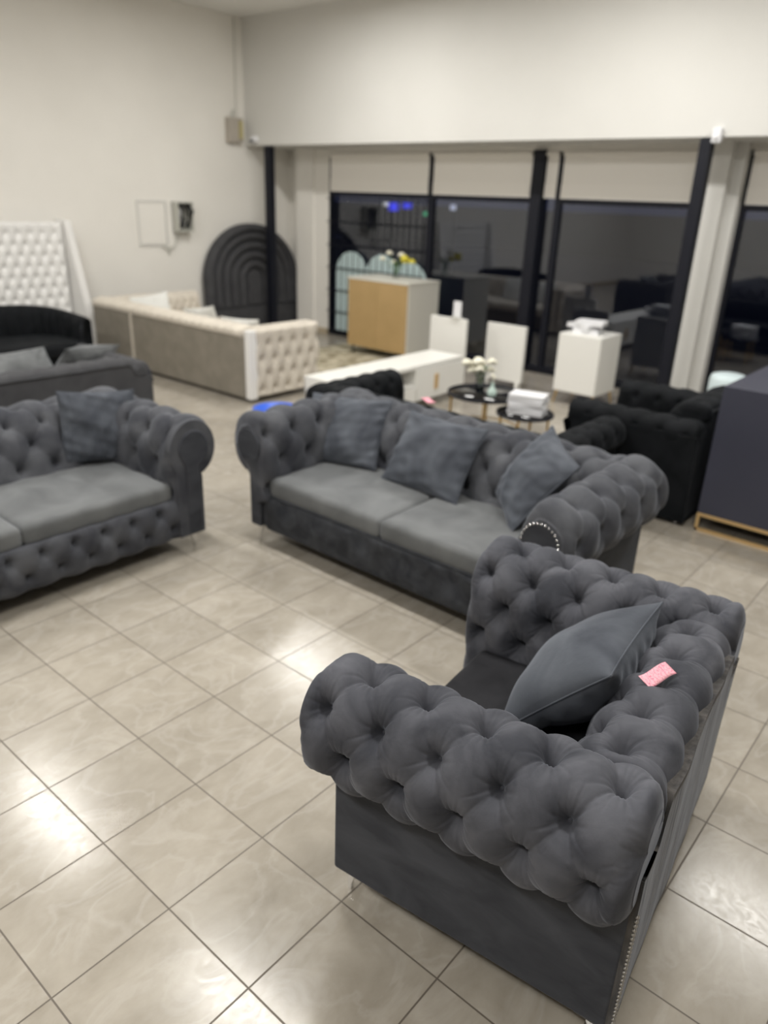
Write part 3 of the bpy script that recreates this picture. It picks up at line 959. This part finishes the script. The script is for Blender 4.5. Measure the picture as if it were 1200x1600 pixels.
# ================================================================== flat tufted helpers
def flat_tuft(name, matname, parent, origin, ax_u, ax_w, Lu, Lw, su, sv, B, thick=0.05, off=0.5, res=0.018, m=None, seed=1, pit=0.006, mask=None):
    ax_u = np.array(ax_u, float); ax_w = np.array(ax_w, float); nrm = np.cross(ax_u, ax_w)
    nu, nv = int(Lu / res) + 2, int(Lw / res) + 2
    U, W = np.meshgrid(np.linspace(0, Lu, nu), np.linspace(0, Lw, nv), indexing='ij')
    m = sv * 0.5 if m is None else m
    rows = np.arange(m, Lw - m * 0.4, sv)
    h = tuft_height(U, W, Lw, Lu, su, rows, off, B, pit, 0.03, seed, 0)
    e = np.clip(np.minimum(U, Lu - U) / 0.03, 0, 1)
    h = h * np.sqrt(np.clip(1 - (1 - e) ** 2, 0, 1))
    A = np.array(origin) + U[..., None] * ax_u + W[..., None] * ax_w + (thick + h)[..., None] * nrm
    Bk = np.array(origin) + U[..., None] * ax_u + W[..., None] * ax_w
    A = A.reshape(-1, 3); Bk = Bk.reshape(-1, 3)
    nn = nu * nv
    ff = grid_faces(nu, nv) + [tuple(i + nn for i in q) for q in grid_faces(nu, nv, True)]
    rim = [j for j in range(nv)] + [i * nv + nv - 1 for i in range(1, nu)] + [(nu - 1) * nv + j for j in range(nv - 2, -1, -1)] + [i * nv for i in range(nu - 2, 0, -1)]
    for i in range(len(rim)):
        p, q = rim[i], rim[(i + 1) % len(rim)]
        ff.append((p, q, q + nn, p + nn))
    return link(name, mesh(name, np.vstack([A, Bk]), ff, True), matname, parent)


# ================================================================== BEIGE SECTIONAL
bs = thing('corner_sofa', 'beige velvet corner sofa with tufted arm along the far wall', 'sofa', (4.38, 3.56, 0))
mb = MB().box(0, 0.10, 0.08, 2.30, 0.04, 0.745).build('back_panel', 'taupe_velvet', bs, bevel=0.01)
MB().box(0, 0.10, 2.33, 3.22, 0.04, 0.735).build('back_panel', 'taupe_velvet', bs, bevel=0.01)
MB().box(-0.012, 0.03, 2.295, 2.335, 0.04, 0.75).build('corner_piping', 'beige_velvet', bs)
MB().box(-0.012, 0.10, 0.0, 0.085, 0.04, 0.80).build('corner_piping', 'white_leather', bs, bevel=0.01)
flat_tuft('arm_panel', 'beige_velvet', bs, (0.07, 0.09, 0.05), (1, 0, 0), (0, 0, 1), 0.98, 0.76, 0.19, 0.17, 0.07, thick=0.05, seed=3, pit=0.06)
flat_tuft('arm_panel', 'beige_velvet', bs, (1.05, 0.12, 0.05), (-1, 0, 0), (0, 0, 1), 0.98, 0.76, 0.14, 0.13, 0.035, thick=0.10, seed=4)
# tufted roll on top of the back
prof = [(0.20, 0.40), (0.22, 0.60), (0.20, 0.76), (0.12, 0.79), (0.02, 0.76), (-0.01, 0.72)]
tufted_roll('back_roll', prof, 3.08, lambda S, U, Z: np.stack([S, 0.12 + U, Z], -1), 0.14, [0.10, 0.19, 0.28], 0.5, 0.055, 'beige_velvet', bs, seed=5, res=0.02, buttons=False, fold=0, endr=0.03, flip=True)
tufted_roll('back_roll', [(0.20, 0.40), (0.22, 0.62), (0.20, 0.78), (0.12, 0.81), (0.02, 0.78), (-0.01, 0.72)], 1.5, lambda S, U, Z: np.stack([0.1 + U, 3.24 - S, Z], -1), 0.13, [0.10, 0.19, 0.28], 0.5, 0.03, 'beige_velvet', bs, seed=6, res=0.02, buttons=False, fold=0, endr=0.03, flip=True)
MB().box(0.1, 1.6, 3.12, 3.24, 0.04, 0.76).build('back_panel', 'taupe_velvet', bs, bevel=0.01)
MB().box(0.12, 1.0, 0.14, 3.12, 0.05, 0.30).box(1.0, 1.9, 2.2, 3.12, 0.05, 0.30).build('base', 'taupe_velvet', bs, bevel=0.01)
for (cx, cy, sx, sy) in ((0.62, 0.78, 0.84, 1.2), (0.62, 1.99, 0.84, 1.2), (0.62, 2.82, 0.80, 0.45), (1.42, 2.65, 0.75, 0.80)):
    cushion('seat_cushion', sx, sy, 0.16, 'beige_velvet', bs, (cx, cy, 0.38), n=16)
pillow('cushion', 'pale cushion near the tufted arm end of the beige corner sofa', 0.25, 0.22, 0.07, 'light_pillow', (4.85, 4.25, 0.62), (0.4, -1, 0), (-0.15, 0, 0.4), seed=20, res=24)
pillow('cushion', 'silver cushion in the middle of the beige corner sofa', 0.25, 0.25, 0.07, 'light_pillow', (4.84, 4.95, 0.64), (0.2, -1, 0.15), (-0.15, 0, 0.4), seed=21, res=24)
pillow('cushion', 'pale cushion in the corner of the beige corner sofa', 0.25, 0.25, 0.07, 'light_pillow', (4.95, 6.25, 0.64), (1, -0.6, 0.2), (0.0, 0.2, 0.4), seed=22, res=24)

# ================================================================== ARCHED HEADBOARD against the side wall
ah = thing('headboard', 'charcoal arched headboard with concentric padded ribs leaning on the wall', 'headboard', (7.61, 7.30, 0))
ah.rotation_euler = (math.radians(-2.5), 0, 0)


def arch_band(ro, ri, zc, zb, d0, d1, n=28, ky=1.0):
    """half ring + straight legs, padded front towards -y"""
    prof = []
    m = 6
    vs = []; fs = []
    path = [(-1, zb)] + [(None, PI - PI * k / n) for k in range(n + 1)] + [(1, zb)]
    for kind, val in path:
        for j in range(m + 1):
            t = j / m
            r = ri + (ro - ri) * t
            y = -(d0 + (d1 - d0) * math.sin(PI * t) ** 0.6)
            if kind is None:
                vs.append((r * math.cos(val), y, zc + r * ky * math.sin(val)))
            else:
                vs.append((kind * r, y, zb))
    c = m + 1
    for i in range(len(path) - 1):
        for j in range(m):
            a = i * c + j
            fs.append((a, a + 1, a + c + 1, a + c))
    return vs, fs


RW = 0.98; zc = 0.86
core = MB()
poly = [(-RW, 0.03), (RW, 0.03)] + [(RW * math.cos(PI * k / 40), zc + RW * 0.88 * math.sin(PI * k / 40)) for k in range(41)]
core.prism(poly, -0.05, 0.03)
core.build('backing_board', 'arch_velvet', ah)
ws = [0.945, 0.80, 0.635, 0.47, 0.305]
for ro in ws:
    vs, fs = arch_band(ro + 0.03, ro - 0.115, zc, 0.44, 0.048, 0.13, ky=0.88)
    MB().add(vs, fs, True).build('padded_rib', 'arch_velvet', ah)
mb = MB()
poly = [(-0.145, 0.44), (0.145, 0.44)] + [(0.145 * math.cos(PI * k / 16), zc + 0.145 * math.sin(PI * k / 16)) for k in range(17)]
mb.prism(poly, -0.09, -0.04).build('centre_pad', 'arch_velvet', ah, bevel=0.02)
MB().box(-RW, RW, -0.09, -0.04, 0.03, 0.42).build('base_pad', 'arch_velvet', ah, bevel=0.015)

# ================================================================== WHITE WING HEADBOARD
wh = thing('headboard', 'white leatherette tufted wing headboard against the left wall', 'headboard', (3.42, 7.18, 0))
flat_tuft('tufted_panel', 'white_leather', wh, (-0.95, 0.12, 0.05), (1, 0, 0), (0, 0, 1), 1.85, 1.69, 0.155, 0.135, 0.045, thick=0.08, seed=8)
for s in (-1, 1):
    mb = MB()
    x0, x1 = (0.88, 0.98) if s > 0 else (-1.05, -0.95)
    vs = [(x0, 0.2, 0.0), (x1, 0.2, 0.0), (x1, 0.2, 1.78), (x0, 0.2, 1.78), (x0 + 0.12, -0.34, 0.0), (x1 + 0.12, -0.34, 0.0), (x1, -0.06, 1.76), (x0, -0.06, 1.76)]
    if s < 0:
        vs = [(-a, b, c_) for a, b, c_ in [(-x0, 0.2, 0.0), (-x1, 0.2, 0.0), (-x1, 0.2, 1.78), (-x0, 0.2, 1.78), (-x0, -0.34, 0.0), (-x1, -0.34, 0.0), (-x1, -0.06, 1.76), (-x0, -0.06, 1.76)]]
    mb.add(vs, [(0, 1, 2, 3), (7, 6, 5, 4), (0, 4, 5, 1), (1, 5, 6, 2), (2, 6, 7, 3), (3, 7, 4, 0)])
    mb.build('wing', 'white_leather', wh, bevel=0.015)

# ================================================================== BLACK CHANNEL TUB SOFA at the left
ts = thing('tub_sofa', 'black velvet tub sofa with channelled back in front of the white headboard', 'sofa', (2.85, 5.95, 0), math.radians(0))


def tub(Wd, Dp, z0, z1, ribs):
    n = 160; m = 10
    vs = []; fs = []
    for i in range(n + 1):
        t = i / n
        a = PI * (1.04 - 1.08 * t)
        e = 0.62
        ca, sa_ = math.cos(a), math.sin(a)
        x = math.copysign(abs(ca) ** e, ca) * Wd; y = (abs(sa_) ** e if sa_ > 0 else -abs(sa_)) * Dp
        nx_, ny_ = ca, sa_
        l = math.hypot(nx_, ny_)
        bump = 0.03 * abs(math.sin(PI * t * ribs)) ** 0.6
        zt = z1 + 0.10 * math.sin(PI * t) ** 1.2
        sect = [(-0.10 - bump, z0 + 0.25), (-0.13 - bump, (z0 + zt) / 2), (-0.12 - bump, zt - 0.08), (-0.07 - bump * .7, zt - 0.015), (-0.02, zt), (0.02, zt - 0.04), (0.02, (z0 + zt) / 2), (0.0, z0)]
        for s_, z in sect:
            vs.append((x + nx_ / l * s_, y + ny_ / l * s_, z))
    c = 8
    for i in range(n):
        for j in range(c - 1):
            a = i * c + j
            fs.append((a, a + 1, a + c + 1, a + c))
    fs.append(tuple(range(c))); fs.append(tuple(reversed(range(n * c, n * c + c))))
    return vs, fs


vs, fs = tub(0.96, 0.78, 0.06, 0.72, 18)
MB().add(vs, fs, True).build('channel_back', 'black_velvet', ts)
MB().box(-0.88, 0.88, -0.15, 0.66, 0.06, 0.30).build('base', 'black_velvet', ts, bevel=0.04)
cushion('seat_cushion', 1.72, 0.86, 0.16, 'black_velvet', ts, (0, 0.22, 0.38), n=20)
for sx in (-0.7, 0.7):
    for sy in (-0.08, 0.55):
        MB().cyl((sx, sy, 0), (sx, sy, 0.07), 0.02, n=10).build('leg', 'black_metal', ts)

# ================================================================== SIDEBOARD with gold doors
sb = thing('sideboard', 'white sideboard with matt gold doors below the leftmost window', 'sideboard', (7.80, 4.40, 0))
MB().box(-0.35, 0.35, -0.57, -0.55, 0.12, 1.10).box(-0.35, 0.35, 0.55, 0.57, 0.12, 1.10).box(-0.35, 0.35, -0.55, 0.55, 0.12, 0.15).box(-0.37, 0.35, -0.58, 0.58, 1.08, 1.11).box(0.33, 0.35, -0.55, 0.55, 0.15, 1.08).build('carcass', 'cream_paint', sb, bevel=0.002)
for s in (0, 1):
    MB().box(-0.372, -0.35, -0.552 + s * 0.553, -0.001 + s * 0.553, 0.13, 1.075).build('door', 'gold_door', sb, bevel=0.002)
for sx in (-0.3, 0.28):
    for sy in (-0.5, 0.5):
        MB().cyl((sx, sy, 0), (sx, sy, 0.12), 0.012, n=8).build('leg', 'black_metal', sb)


def flowers(name, label, loc, vase, blooms, vmat, stems=True, scale=1.0):
    t = thing(name, label, 'vase', loc)
    v = MB().lathe(vase, 20)
    v.build('vase_body', vmat, t)
    for i, (x, y, z, r, mt) in enumerate(blooms):
        mb = MB().tube([(0, 0, vase[-1][1] * 0.3), (x * 0.35, y * 0.35, z * 0.6), (x, y, z)], 0.0035, 5)
        st_ = mb.build('stem', 'leaf', t)
        b = MB()
        for k in range(6):
            a = 2 * PI * k / 6 + i
            b.ball((x + 0.5 * r * math.cos(a), y + 0.5 * r * math.sin(a), z + 0.2 * r * math.sin(2 * a)), r * 0.62, 4, 0.7)
        b.ball((x, y, z + 0.2 * r), r * 0.5, 4)
        b.build('flower', mt, st_)
    lf = MB()
    for k in range(7):
        a = 2 * PI * k / 7
        c = Vector((0.045 * math.cos(a), 0.045 * math.sin(a), vase[-1][1] + 0.035))
        d = Vector((0.03 * math.cos(a), 0.03 * math.sin(a), 0.05))
        side = Vector((-math.sin(a), math.cos(a), 0)) * 0.014
        lf.add([c - d * 1.2, c + side, c + d, c - side, c + Vector((0, 0, 0.006))], [(0, 1, 4), (1, 2, 4), (2, 3, 4), (3, 0, 4)])
    lf.build('leaves', 'leaf', t)
    return t


glass_vase = [(0.001, 0.0), (0.035, 0.0), (0.04, 0.02), (0.034, 0.10), (0.030, 0.14), (0.040, 0.17)]
flowers('flower_vase', 'glass vase of white and yellow flowers on the gold-door sideboard', (7.86, 4.42, 1.11), glass_vase,
        [(-0.04, 0.22, 0.26, 0.045, 'petal'), (0.0, 0.13, 0.34, 0.045, 'petal'), (0.02, 0.06, 0.22, 0.04, 'petal'), (0.0, -0.10, 0.33, 0.05, 'petal'), (-0.05, -0.20, 0.29, 0.06, 'petal_yellow'), (0.03, -0.27, 0.25, 0.05, 'petal_yellow'), (0.03, -0.14, 0.24, 0.05, 'petal_yellow')], 'clear')

# pale blue scalloped headboard behind the grille
ph = thing('headboard', 'pale blue triple-arched headboard behind the bars of the leftmost window', 'headboard', (8.395, 5.2, 0.10))
for k, (yc, zt) in enumerate(((0.59, 1.27), (-0.06, 1.27), (-0.62, 1.20))):
    r = 0.33
    mb = MB()
    poly = [(yc - r, 0), (yc + r, 0)] + [(yc + r * math.cos(PI * j / 20), zt - r + r * math.sin(PI * j / 20)) for j in range(21)]
    mb.prism(poly, -0.012 + 0.003 * k, 0.010, axis='x')
    mb.build('arched_panel', 'pale_blue', ph)

# ================================================================== TV UNIT
tv = thing('tv_unit', 'long low white tv unit with open shelf beside the black sofa arm', 'tv unit', (5.35, 2.38, 0), math.radians(1.5))
L2, d2 = 1.08, 0.24
mb = MB().box(-L2, L2, -d2, d2, 0.46, 0.50).box(-L2, -L2 + 0.025, -d2, d2, 0.12, 0.46).box(L2 - 0.025, L2, -d2, d2, 0.12, 0.46).box(-L2, L2, -d2, d2, 0.10, 0.125).box(-L2, L2, d2 - 0.02, d2, 0.12, 0.46)
mb.box(0.16, 0.18, -d2, d2, 0.12, 0.46).box(-0.42, 0.16, -d2 + 0.01, d2, 0.27, 0.285).box(-0.44, -0.42, -d2, d2, 0.12, 0.46)
mb.build('carcass', 'white_paint', tv, bevel=0.002)
MB().box(-0.42, 0.16, -d2 - 0.015, -d2 + 0.003, 0.11, 0.265).build('drawer', 'white_paint', tv, bevel=0.002)
d = MB().box(0.18, L2 - 0.003, -d2 - 0.016, -d2 + 0.002, 0.11, 0.455).build('door', 'white_paint', tv, bevel=0.002)
MB().box(0.50, 0.56, -d2 - 0.032, -d2 - 0.016, 0.20, 0.37).build('handle', 'gold_dull', d, bevel=0.003)
d = MB().box(-L2 + 0.003, -0.44, -d2 - 0.016, -d2 + 0.002, 0.11, 0.455).build('door', 'white_paint', tv, bevel=0.002)
MB().box(-0.62, -0.56, -d2 - 0.032, -d2 - 0.016, 0.20, 0.37).build('handle', 'gold_dull', d, bevel=0.003)
for sx in (-1, 1):
    for sy in (-1, 1):
        MB().cyl((sx * (L2 - 0.08), sy * (d2 - 0.05), 0), (sx * (L2 - 0.08), sy * (d2 - 0.05), 0.11), 0.012, n=8).build('leg', 'chrome', tv)

# ================================================================== white panels and white cabinet
def panel(loc, w, z0, z1, label):
    t = thing('display_panel', label, 'panel', loc)
    MB().box(-0.025, 0.025, -w / 2, w / 2, z0, z1).build('board', 'white_paint', t, bevel=0.004)
    for s in (-1, 1):
        MB().box(-0.05, 0.05, s * (w / 2 - 0.05) - 0.02, s * (w / 2 - 0.05) + 0.02, 0, z0 + 0.002).build('foot', 'white_paint', t, bevel=0.004)
    return t


panel((6.72, 2.60, 0), 0.53, 0.09, 0.865, 'upright white panel rising behind the end of the tv unit')
panel((7.30, 2.12, 0), 0.555, 0.09, 0.785, 'upright white panel standing alone behind the round coffee tables')

sg = thing('sign_holder', 'small white card in a stand on top of the white panel', 'sign', (6.72, 2.49, 0.865))
MB().box(-0.045, 0.045, -0.055, 0.055, 0.0, 0.02).build('stand', 'box_metal', sg, bevel=0.003)
MB().box(-0.006, 0.006, -0.055, 0.055, 0.02, 0.20).build('card', 'paper', sg, bevel=0.002)

nc = thing('cabinet', 'square white cabinet on gold legs with white boxes on top', 'cabinet', (7.36, 1.03, 0))
MB().box(-0.26, 0.26, -0.265, 0.265, 0.15, 0.82).build('body', 'white_paint', nc, bevel=0.005)
MB().box(-0.272, -0.26, -0.260, 0.260, 0.155, 0.815).build('door', 'white_paint', nc, bevel=0.004)
for sx in (-1, 1):
    for sy in (-1, 1):
        MB().cyl((sx * 0.22, sy * 0.23, 0.15), (sx * 0.25, sy * 0.255, 0.0), 0.016, 0.008, n=8).build('leg', 'gold', nc)

for (dx, dy, rz, z, w_, lab) in ((0.0, 0.0, 0.1, 0.82, 0.15, 'bottommost'), (0.02, 0.06, -0.35, 0.868, 0.17, 'middle'), (0.0, -0.03, 0.15, 0.916, 0.16, 'topmost')):
    t = thing('book', 'white book on the square white cabinet, %s of its stack' % lab, 'book', (7.34 + dx, 1.06 + dy, z), rz, 'white books on the square cabinet')
    MB().box(-w_ * 0.7, w_ * 0.7, -w_, w_, 0, 0.006).box(-w_ * 0.7, w_ * 0.7, -w_, w_, 0.041, 0.047).box(-w_ * 0.7, -w_ * 0.7 + 0.006, -w_, w_, 0.006, 0.041).build('cover', 'paper', t)
    MB().box(-w_ * 0.7 + 0.006, w_ * 0.66, -w_ * 0.97, w_ * 0.97, 0.006, 0.041).build('pages', 'pages', t)


# ================================================================== COFFEE TABLES
def round_table(label, loc, r, h, nleg, rot, mname):
    t = thing('coffee_table', label, 'coffee table', loc, rot)
    MB().lathe([(0.001, h - 0.018), (r - 0.012, h - 0.018), (r - 0.012, h), (0.001, h)], 48).build('glass_top', mname, t)
    MB().lathe([(r - 0.012, h - 0.022), (r, h - 0.022), (r, h + 0.002), (r - 0.012, h + 0.002), (r - 0.012, h - 0.022)], 48).build('rim', 'black_metal', t)
    for k in range(nleg):
        a = 2 * PI * k / nleg
        MB().cyl(((r - 0.04) * math.cos(a), (r - 0.04) * math.sin(a), h - 0.02), ((r - 0.04) * math.cos(a), (r - 0.04) * math.sin(a), 0), 0.012, n=10).build('leg', 'gold', t)
    MB().lathe([(r - 0.05, 0.10), (r - 0.035, 0.10), (r - 0.035, 0.112), (r - 0.05, 0.112), (r - 0.05, 0.10)], 40).build('ring', 'gold', t)
    return t


round_table('larger round coffee table with black glass top and brass legs', (5.27, 1.07, 0), 0.38, 0.45, 4, 0.6, 'black_glass')
round_table('smaller round coffee table with black top holding white books', (5.17, 0.56, 0), 0.27, 0.37, 4, 0.75, 'black_glass')
flowers('flower_vase', 'glass vase of cream flowers on the larger coffee table', (5.35, 1.20, 0.45), [(0.001, 0), (0.045, 0), (0.05, 0.02), (0.046, 0.14), (0.05, 0.16)],
        [(-0.06, 0.13, 0.25, 0.055, 'petal'), (-0.02, 0.02, 0.27, 0.07, 'petal'), (0.05, 0.08, 0.22, 0.06, 'petal'), (-0.06, -0.02, 0.21, 0.05, 'petal'), (0.0, -0.12, 0.29, 0.05, 'petal'), (0.05, -0.08, 0.20, 0.045, 'petal'), (-0.03, 0.08, 0.18, 0.055, 'petal')], 'clear')
bv = thing('bud_vase', 'small mint green bud vase on the larger coffee table', 'vase', (5.15, 0.93, 0.45))
MB().lathe([(0.001, 0), (0.035, 0.0), (0.045, 0.03), (0.042, 0.065), (0.02, 0.095), (0.014, 0.12), (0.018, 0.14)], 20).build('vase_body', 'mint', bv)
mb = MB().tube([(0, 0, 0.05), (0.01, 0, 0.17), (0.02, 0.02, 0.20)], 0.003, 5).ball((0.02, 0.02, 0.205), 0.018, 4).ball((-0.005, -0.02, 0.19), 0.014, 4).build('dried_sprig', 'petal', bv)
z = 0.372
for k, (th, rz, lab) in enumerate(((0.045, 0.1, 'bottommost'), (0.045, 0.22, 'second from the bottom'), (0.045, 0.02, 'third from the bottom'), (0.045, 0.12, 'topmost'))):
    t = thing('book', 'thick white book on the smaller coffee table, %s of its stack' % lab, 'book', (5.17, 0.54, z), rz + 0.15, 'white books on the coffee table')
    a_, b_ = 0.11, 0.165
    MB().box(-a_, a_, -b_, b_, 0, 0.005).box(-a_, a_, -b_, b_, th - 0.006, th - 0.001).box(-a_, -a_ + 0.005, -b_, b_, 0.005, th - 0.006).build('cover', 'paper', t)
    MB().box(-a_ + 0.005, a_ - 0.006, -b_ + 0.005, b_ - 0.005, 0.005, th - 0.006).build('pages', 'pages', t)
    z += th

# ================================================================== SLATE BLUE SIDEBOARD on the right
nv = thing('sideboard', 'tall slate blue sideboard on brass frame at the right edge', 'sideboard', (4.445, -1.345, 0))
MB().box(0, 1.4, -1.5, 0, 0.14, 1.075).build('body', 'navy', nv, bevel=0.003)
MB().box(0.0, 0.022, -1.5, 0.0, 0.115, 0.14).box(0.0, 0.022, -0.022, 0.0, 0.0, 0.115).box(0.0, 0.022, -1.5, 0.0, 0.0, 0.022).box(0.0, 0.022, -1.5, -1.478, 0.0, 0.115).box(1.378, 1.4, -1.5, 0.0, 0.115, 0.14).box(1.378, 1.4, -0.022, 0.0, 0.0, 0.115).box(1.378, 1.4, -1.5, 0, 0, 0.022).box(0.02, 1.38, -0.022, 0.0, 0.115, 0.14).build('metal_frame', 'gold_dull', nv)

# pale drum stool by the right window
po = thing('stool', 'pale blue-white rounded stool behind the black armchair near the window', 'stool', (7.2, -0.62, 0))
MB().lathe([(0.001, 0.08), (0.17, 0.08), (0.185, 0.12), (0.185, 0.58), (0.17, 0.625), (0.13, 0.64), (0.001, 0.645)], 32).build('seat', mat('pale_blue_leatherette', (0.62, 0.72, 0.74), rough=0.5), po)
for k in range(4):
    a = PI / 4 + k * PI / 2
    MB().cyl((0.14 * math.cos(a), 0.14 * math.sin(a), 0), (0.13 * math.cos(a), 0.13 * math.sin(a), 0.082), 0.012, n=8).build('leg', 'chrome', po)

# blue tub behind the middle sofa
bt = thing('tub', 'shallow blue plastic tub behind the left end of the middle sofa', 'tub', (4.16, 2.90, 0))
MB().lathe([(0.001, 0.0), (0.19, 0.0), (0.235, 0.11), (0.25, 0.115), (0.25, 0.125), (0.225, 0.125), (0.18, 0.012), (0.001, 0.012)], 36).build('basin', 'blue', bt)

# rug by the windows
rg = thing('rug', 'mottled beige rug on the tiles beside the gold-door sideboard', 'rug', (7.2, 4.55, 0))
nx, ny = 30, 30
X, Y = np.meshgrid(np.linspace(-1.15, 1.05, nx), np.linspace(-0.9, 0.9, ny), indexing='ij')
link('pile', mesh('pile', np.stack([X, Y, 0.008 + 0.001 * wob(X, Y, 3)], -1).reshape(-1, 3), grid_faces(nx, ny), True), 'rug', rg).modifiers.new('s', 'SOLIDIFY').thickness = 0.007

# ================================================================== WALL FITTINGS
wp = thing('access_panel', 'flush cream access panel on the left wall', 'panel', (5.84, 7.45, 1.40))
MB().box(-0.25, 0.25, -0.02, 0, 0, 0.025).box(-0.25, 0.25, -0.02, 0, 0.605, 0.63).box(-0.25, -0.225, -0.02, 0, 0.025, 0.605).box(0.225, 0.25, -0.02, 0, 0.025, 0.605).build('panel_frame', 'bulkhead', wp)
MB().box(-0.22, 0.22, -0.012, 0, 0.03, 0.60).build('door', 'wall', wp)
wb = thing('junction_box', 'open grey electrical box with loose wires on the left wall', 'electrical box', (6.33, 7.45, 1.60))
MB().box(-0.14, 0.14, -0.015, 0, 0.0, 0.42).box(-0.14, -0.125, -0.16, 0, 0, 0.42).box(0.125, 0.14, -0.16, 0, 0, 0.42).box(-0.125, 0.125, -0.16, 0, 0, 0.015).box(-0.125, 0.125, -0.16, 0, 0.405, 0.42).build('box_shell', 'box_metal', wb)
MB().box(-0.09, 0.02, -0.06, -0.015, 0.06, 0.36).build('breaker_block', 'paper', wb)
mb = MB()
for k in range(9):
    x = random.uniform(-0.08, 0.12)
    mb.tube([(x, -0.04, 0.40), (x + random.uniform(-0.04, 0.04), -0.17, 0.30), (x + random.uniform(-0.04, 0.05), -0.12, 0.18), (x + random.uniform(-0.05, 0.05), -0.06, 0.05)], 0.009, 5)
mb.build('wires', 'wire', wb)
cb = thing('cable', 'thin grey cable looping below the open electrical box', 'cable', (6.25, 7.44, 1.58))
mb = MB(); pts = [(0.0, -0.02, 0.02), (-0.02, -0.03, -0.10), (-0.10, -0.04, -0.20), (-0.20, -0.03, -0.22), (-0.28, -0.02, -0.18)]
mb.tube(pts, 0.012, 6).tube([(-0.18, -0.03, -0.22), (-0.17, -0.03, -0.30)], 0.014, 6).build('cord', 'box_metal', cb)
ub = thing('junction_box', 'beige wall box with cables high in the corner below the bulkhead', 'electrical box', (7.42, 7.45, 2.90))
MB().box(-0.16, 0.10, -0.12, 0, 0, 0.34).build('box_shell', mat('beige_box', (0.42, 0.38, 0.33), rough=0.6), ub, bevel=0.004)
MB().box(0.02, 0.07, -0.16, -0.12, 0.05, 0.30).build('bracket', mat('brass_strip', (0.45, 0.40, 0.2), rough=0.5), ub)
MB().tube([(0.05, -0.02, 0.34), (0.06, -0.02, 0.8), (0.07, -0.02, 1.68)], 0.008, 6).tube([(-0.05, -0.05, 0.33), (-0.02, -0.05, 0.45)], 0.02, 6).build('wires', 'box_metal', ub)
sc = thing('security_camera', 'small white security camera on the bulkhead corner', 'camera', (7.62, 7.18, 2.95))
MB().box(-0.03, 0.03, -0.05, 0.05, -0.03, 0.05).build('mount', 'paper', sc, bevel=0.004)
MB().cyl((-0.03, 0, 0.0), (-0.12, -0.06, -0.03), 0.035, n=12).build('camera_body', 'paper', sc)
MB().cyl((-0.118, -0.059, -0.029), (-0.13, -0.066, -0.033), 0.026, n=12).build('lens', 'wire', sc)
dt = thing('motion_sensor', 'small white motion sensor on the bulkhead edge above the right post', 'sensor', (7.63, 0.10, 2.86))
MB().box(-0.05, 0.02, -0.045, 0.045, -0.05, 0.09).build('sensor_body', 'paper', dt, bevel=0.012)
MB().ball((-0.05, 0, 0.0), 0.03, 5).build('lens', 'paper', dt)
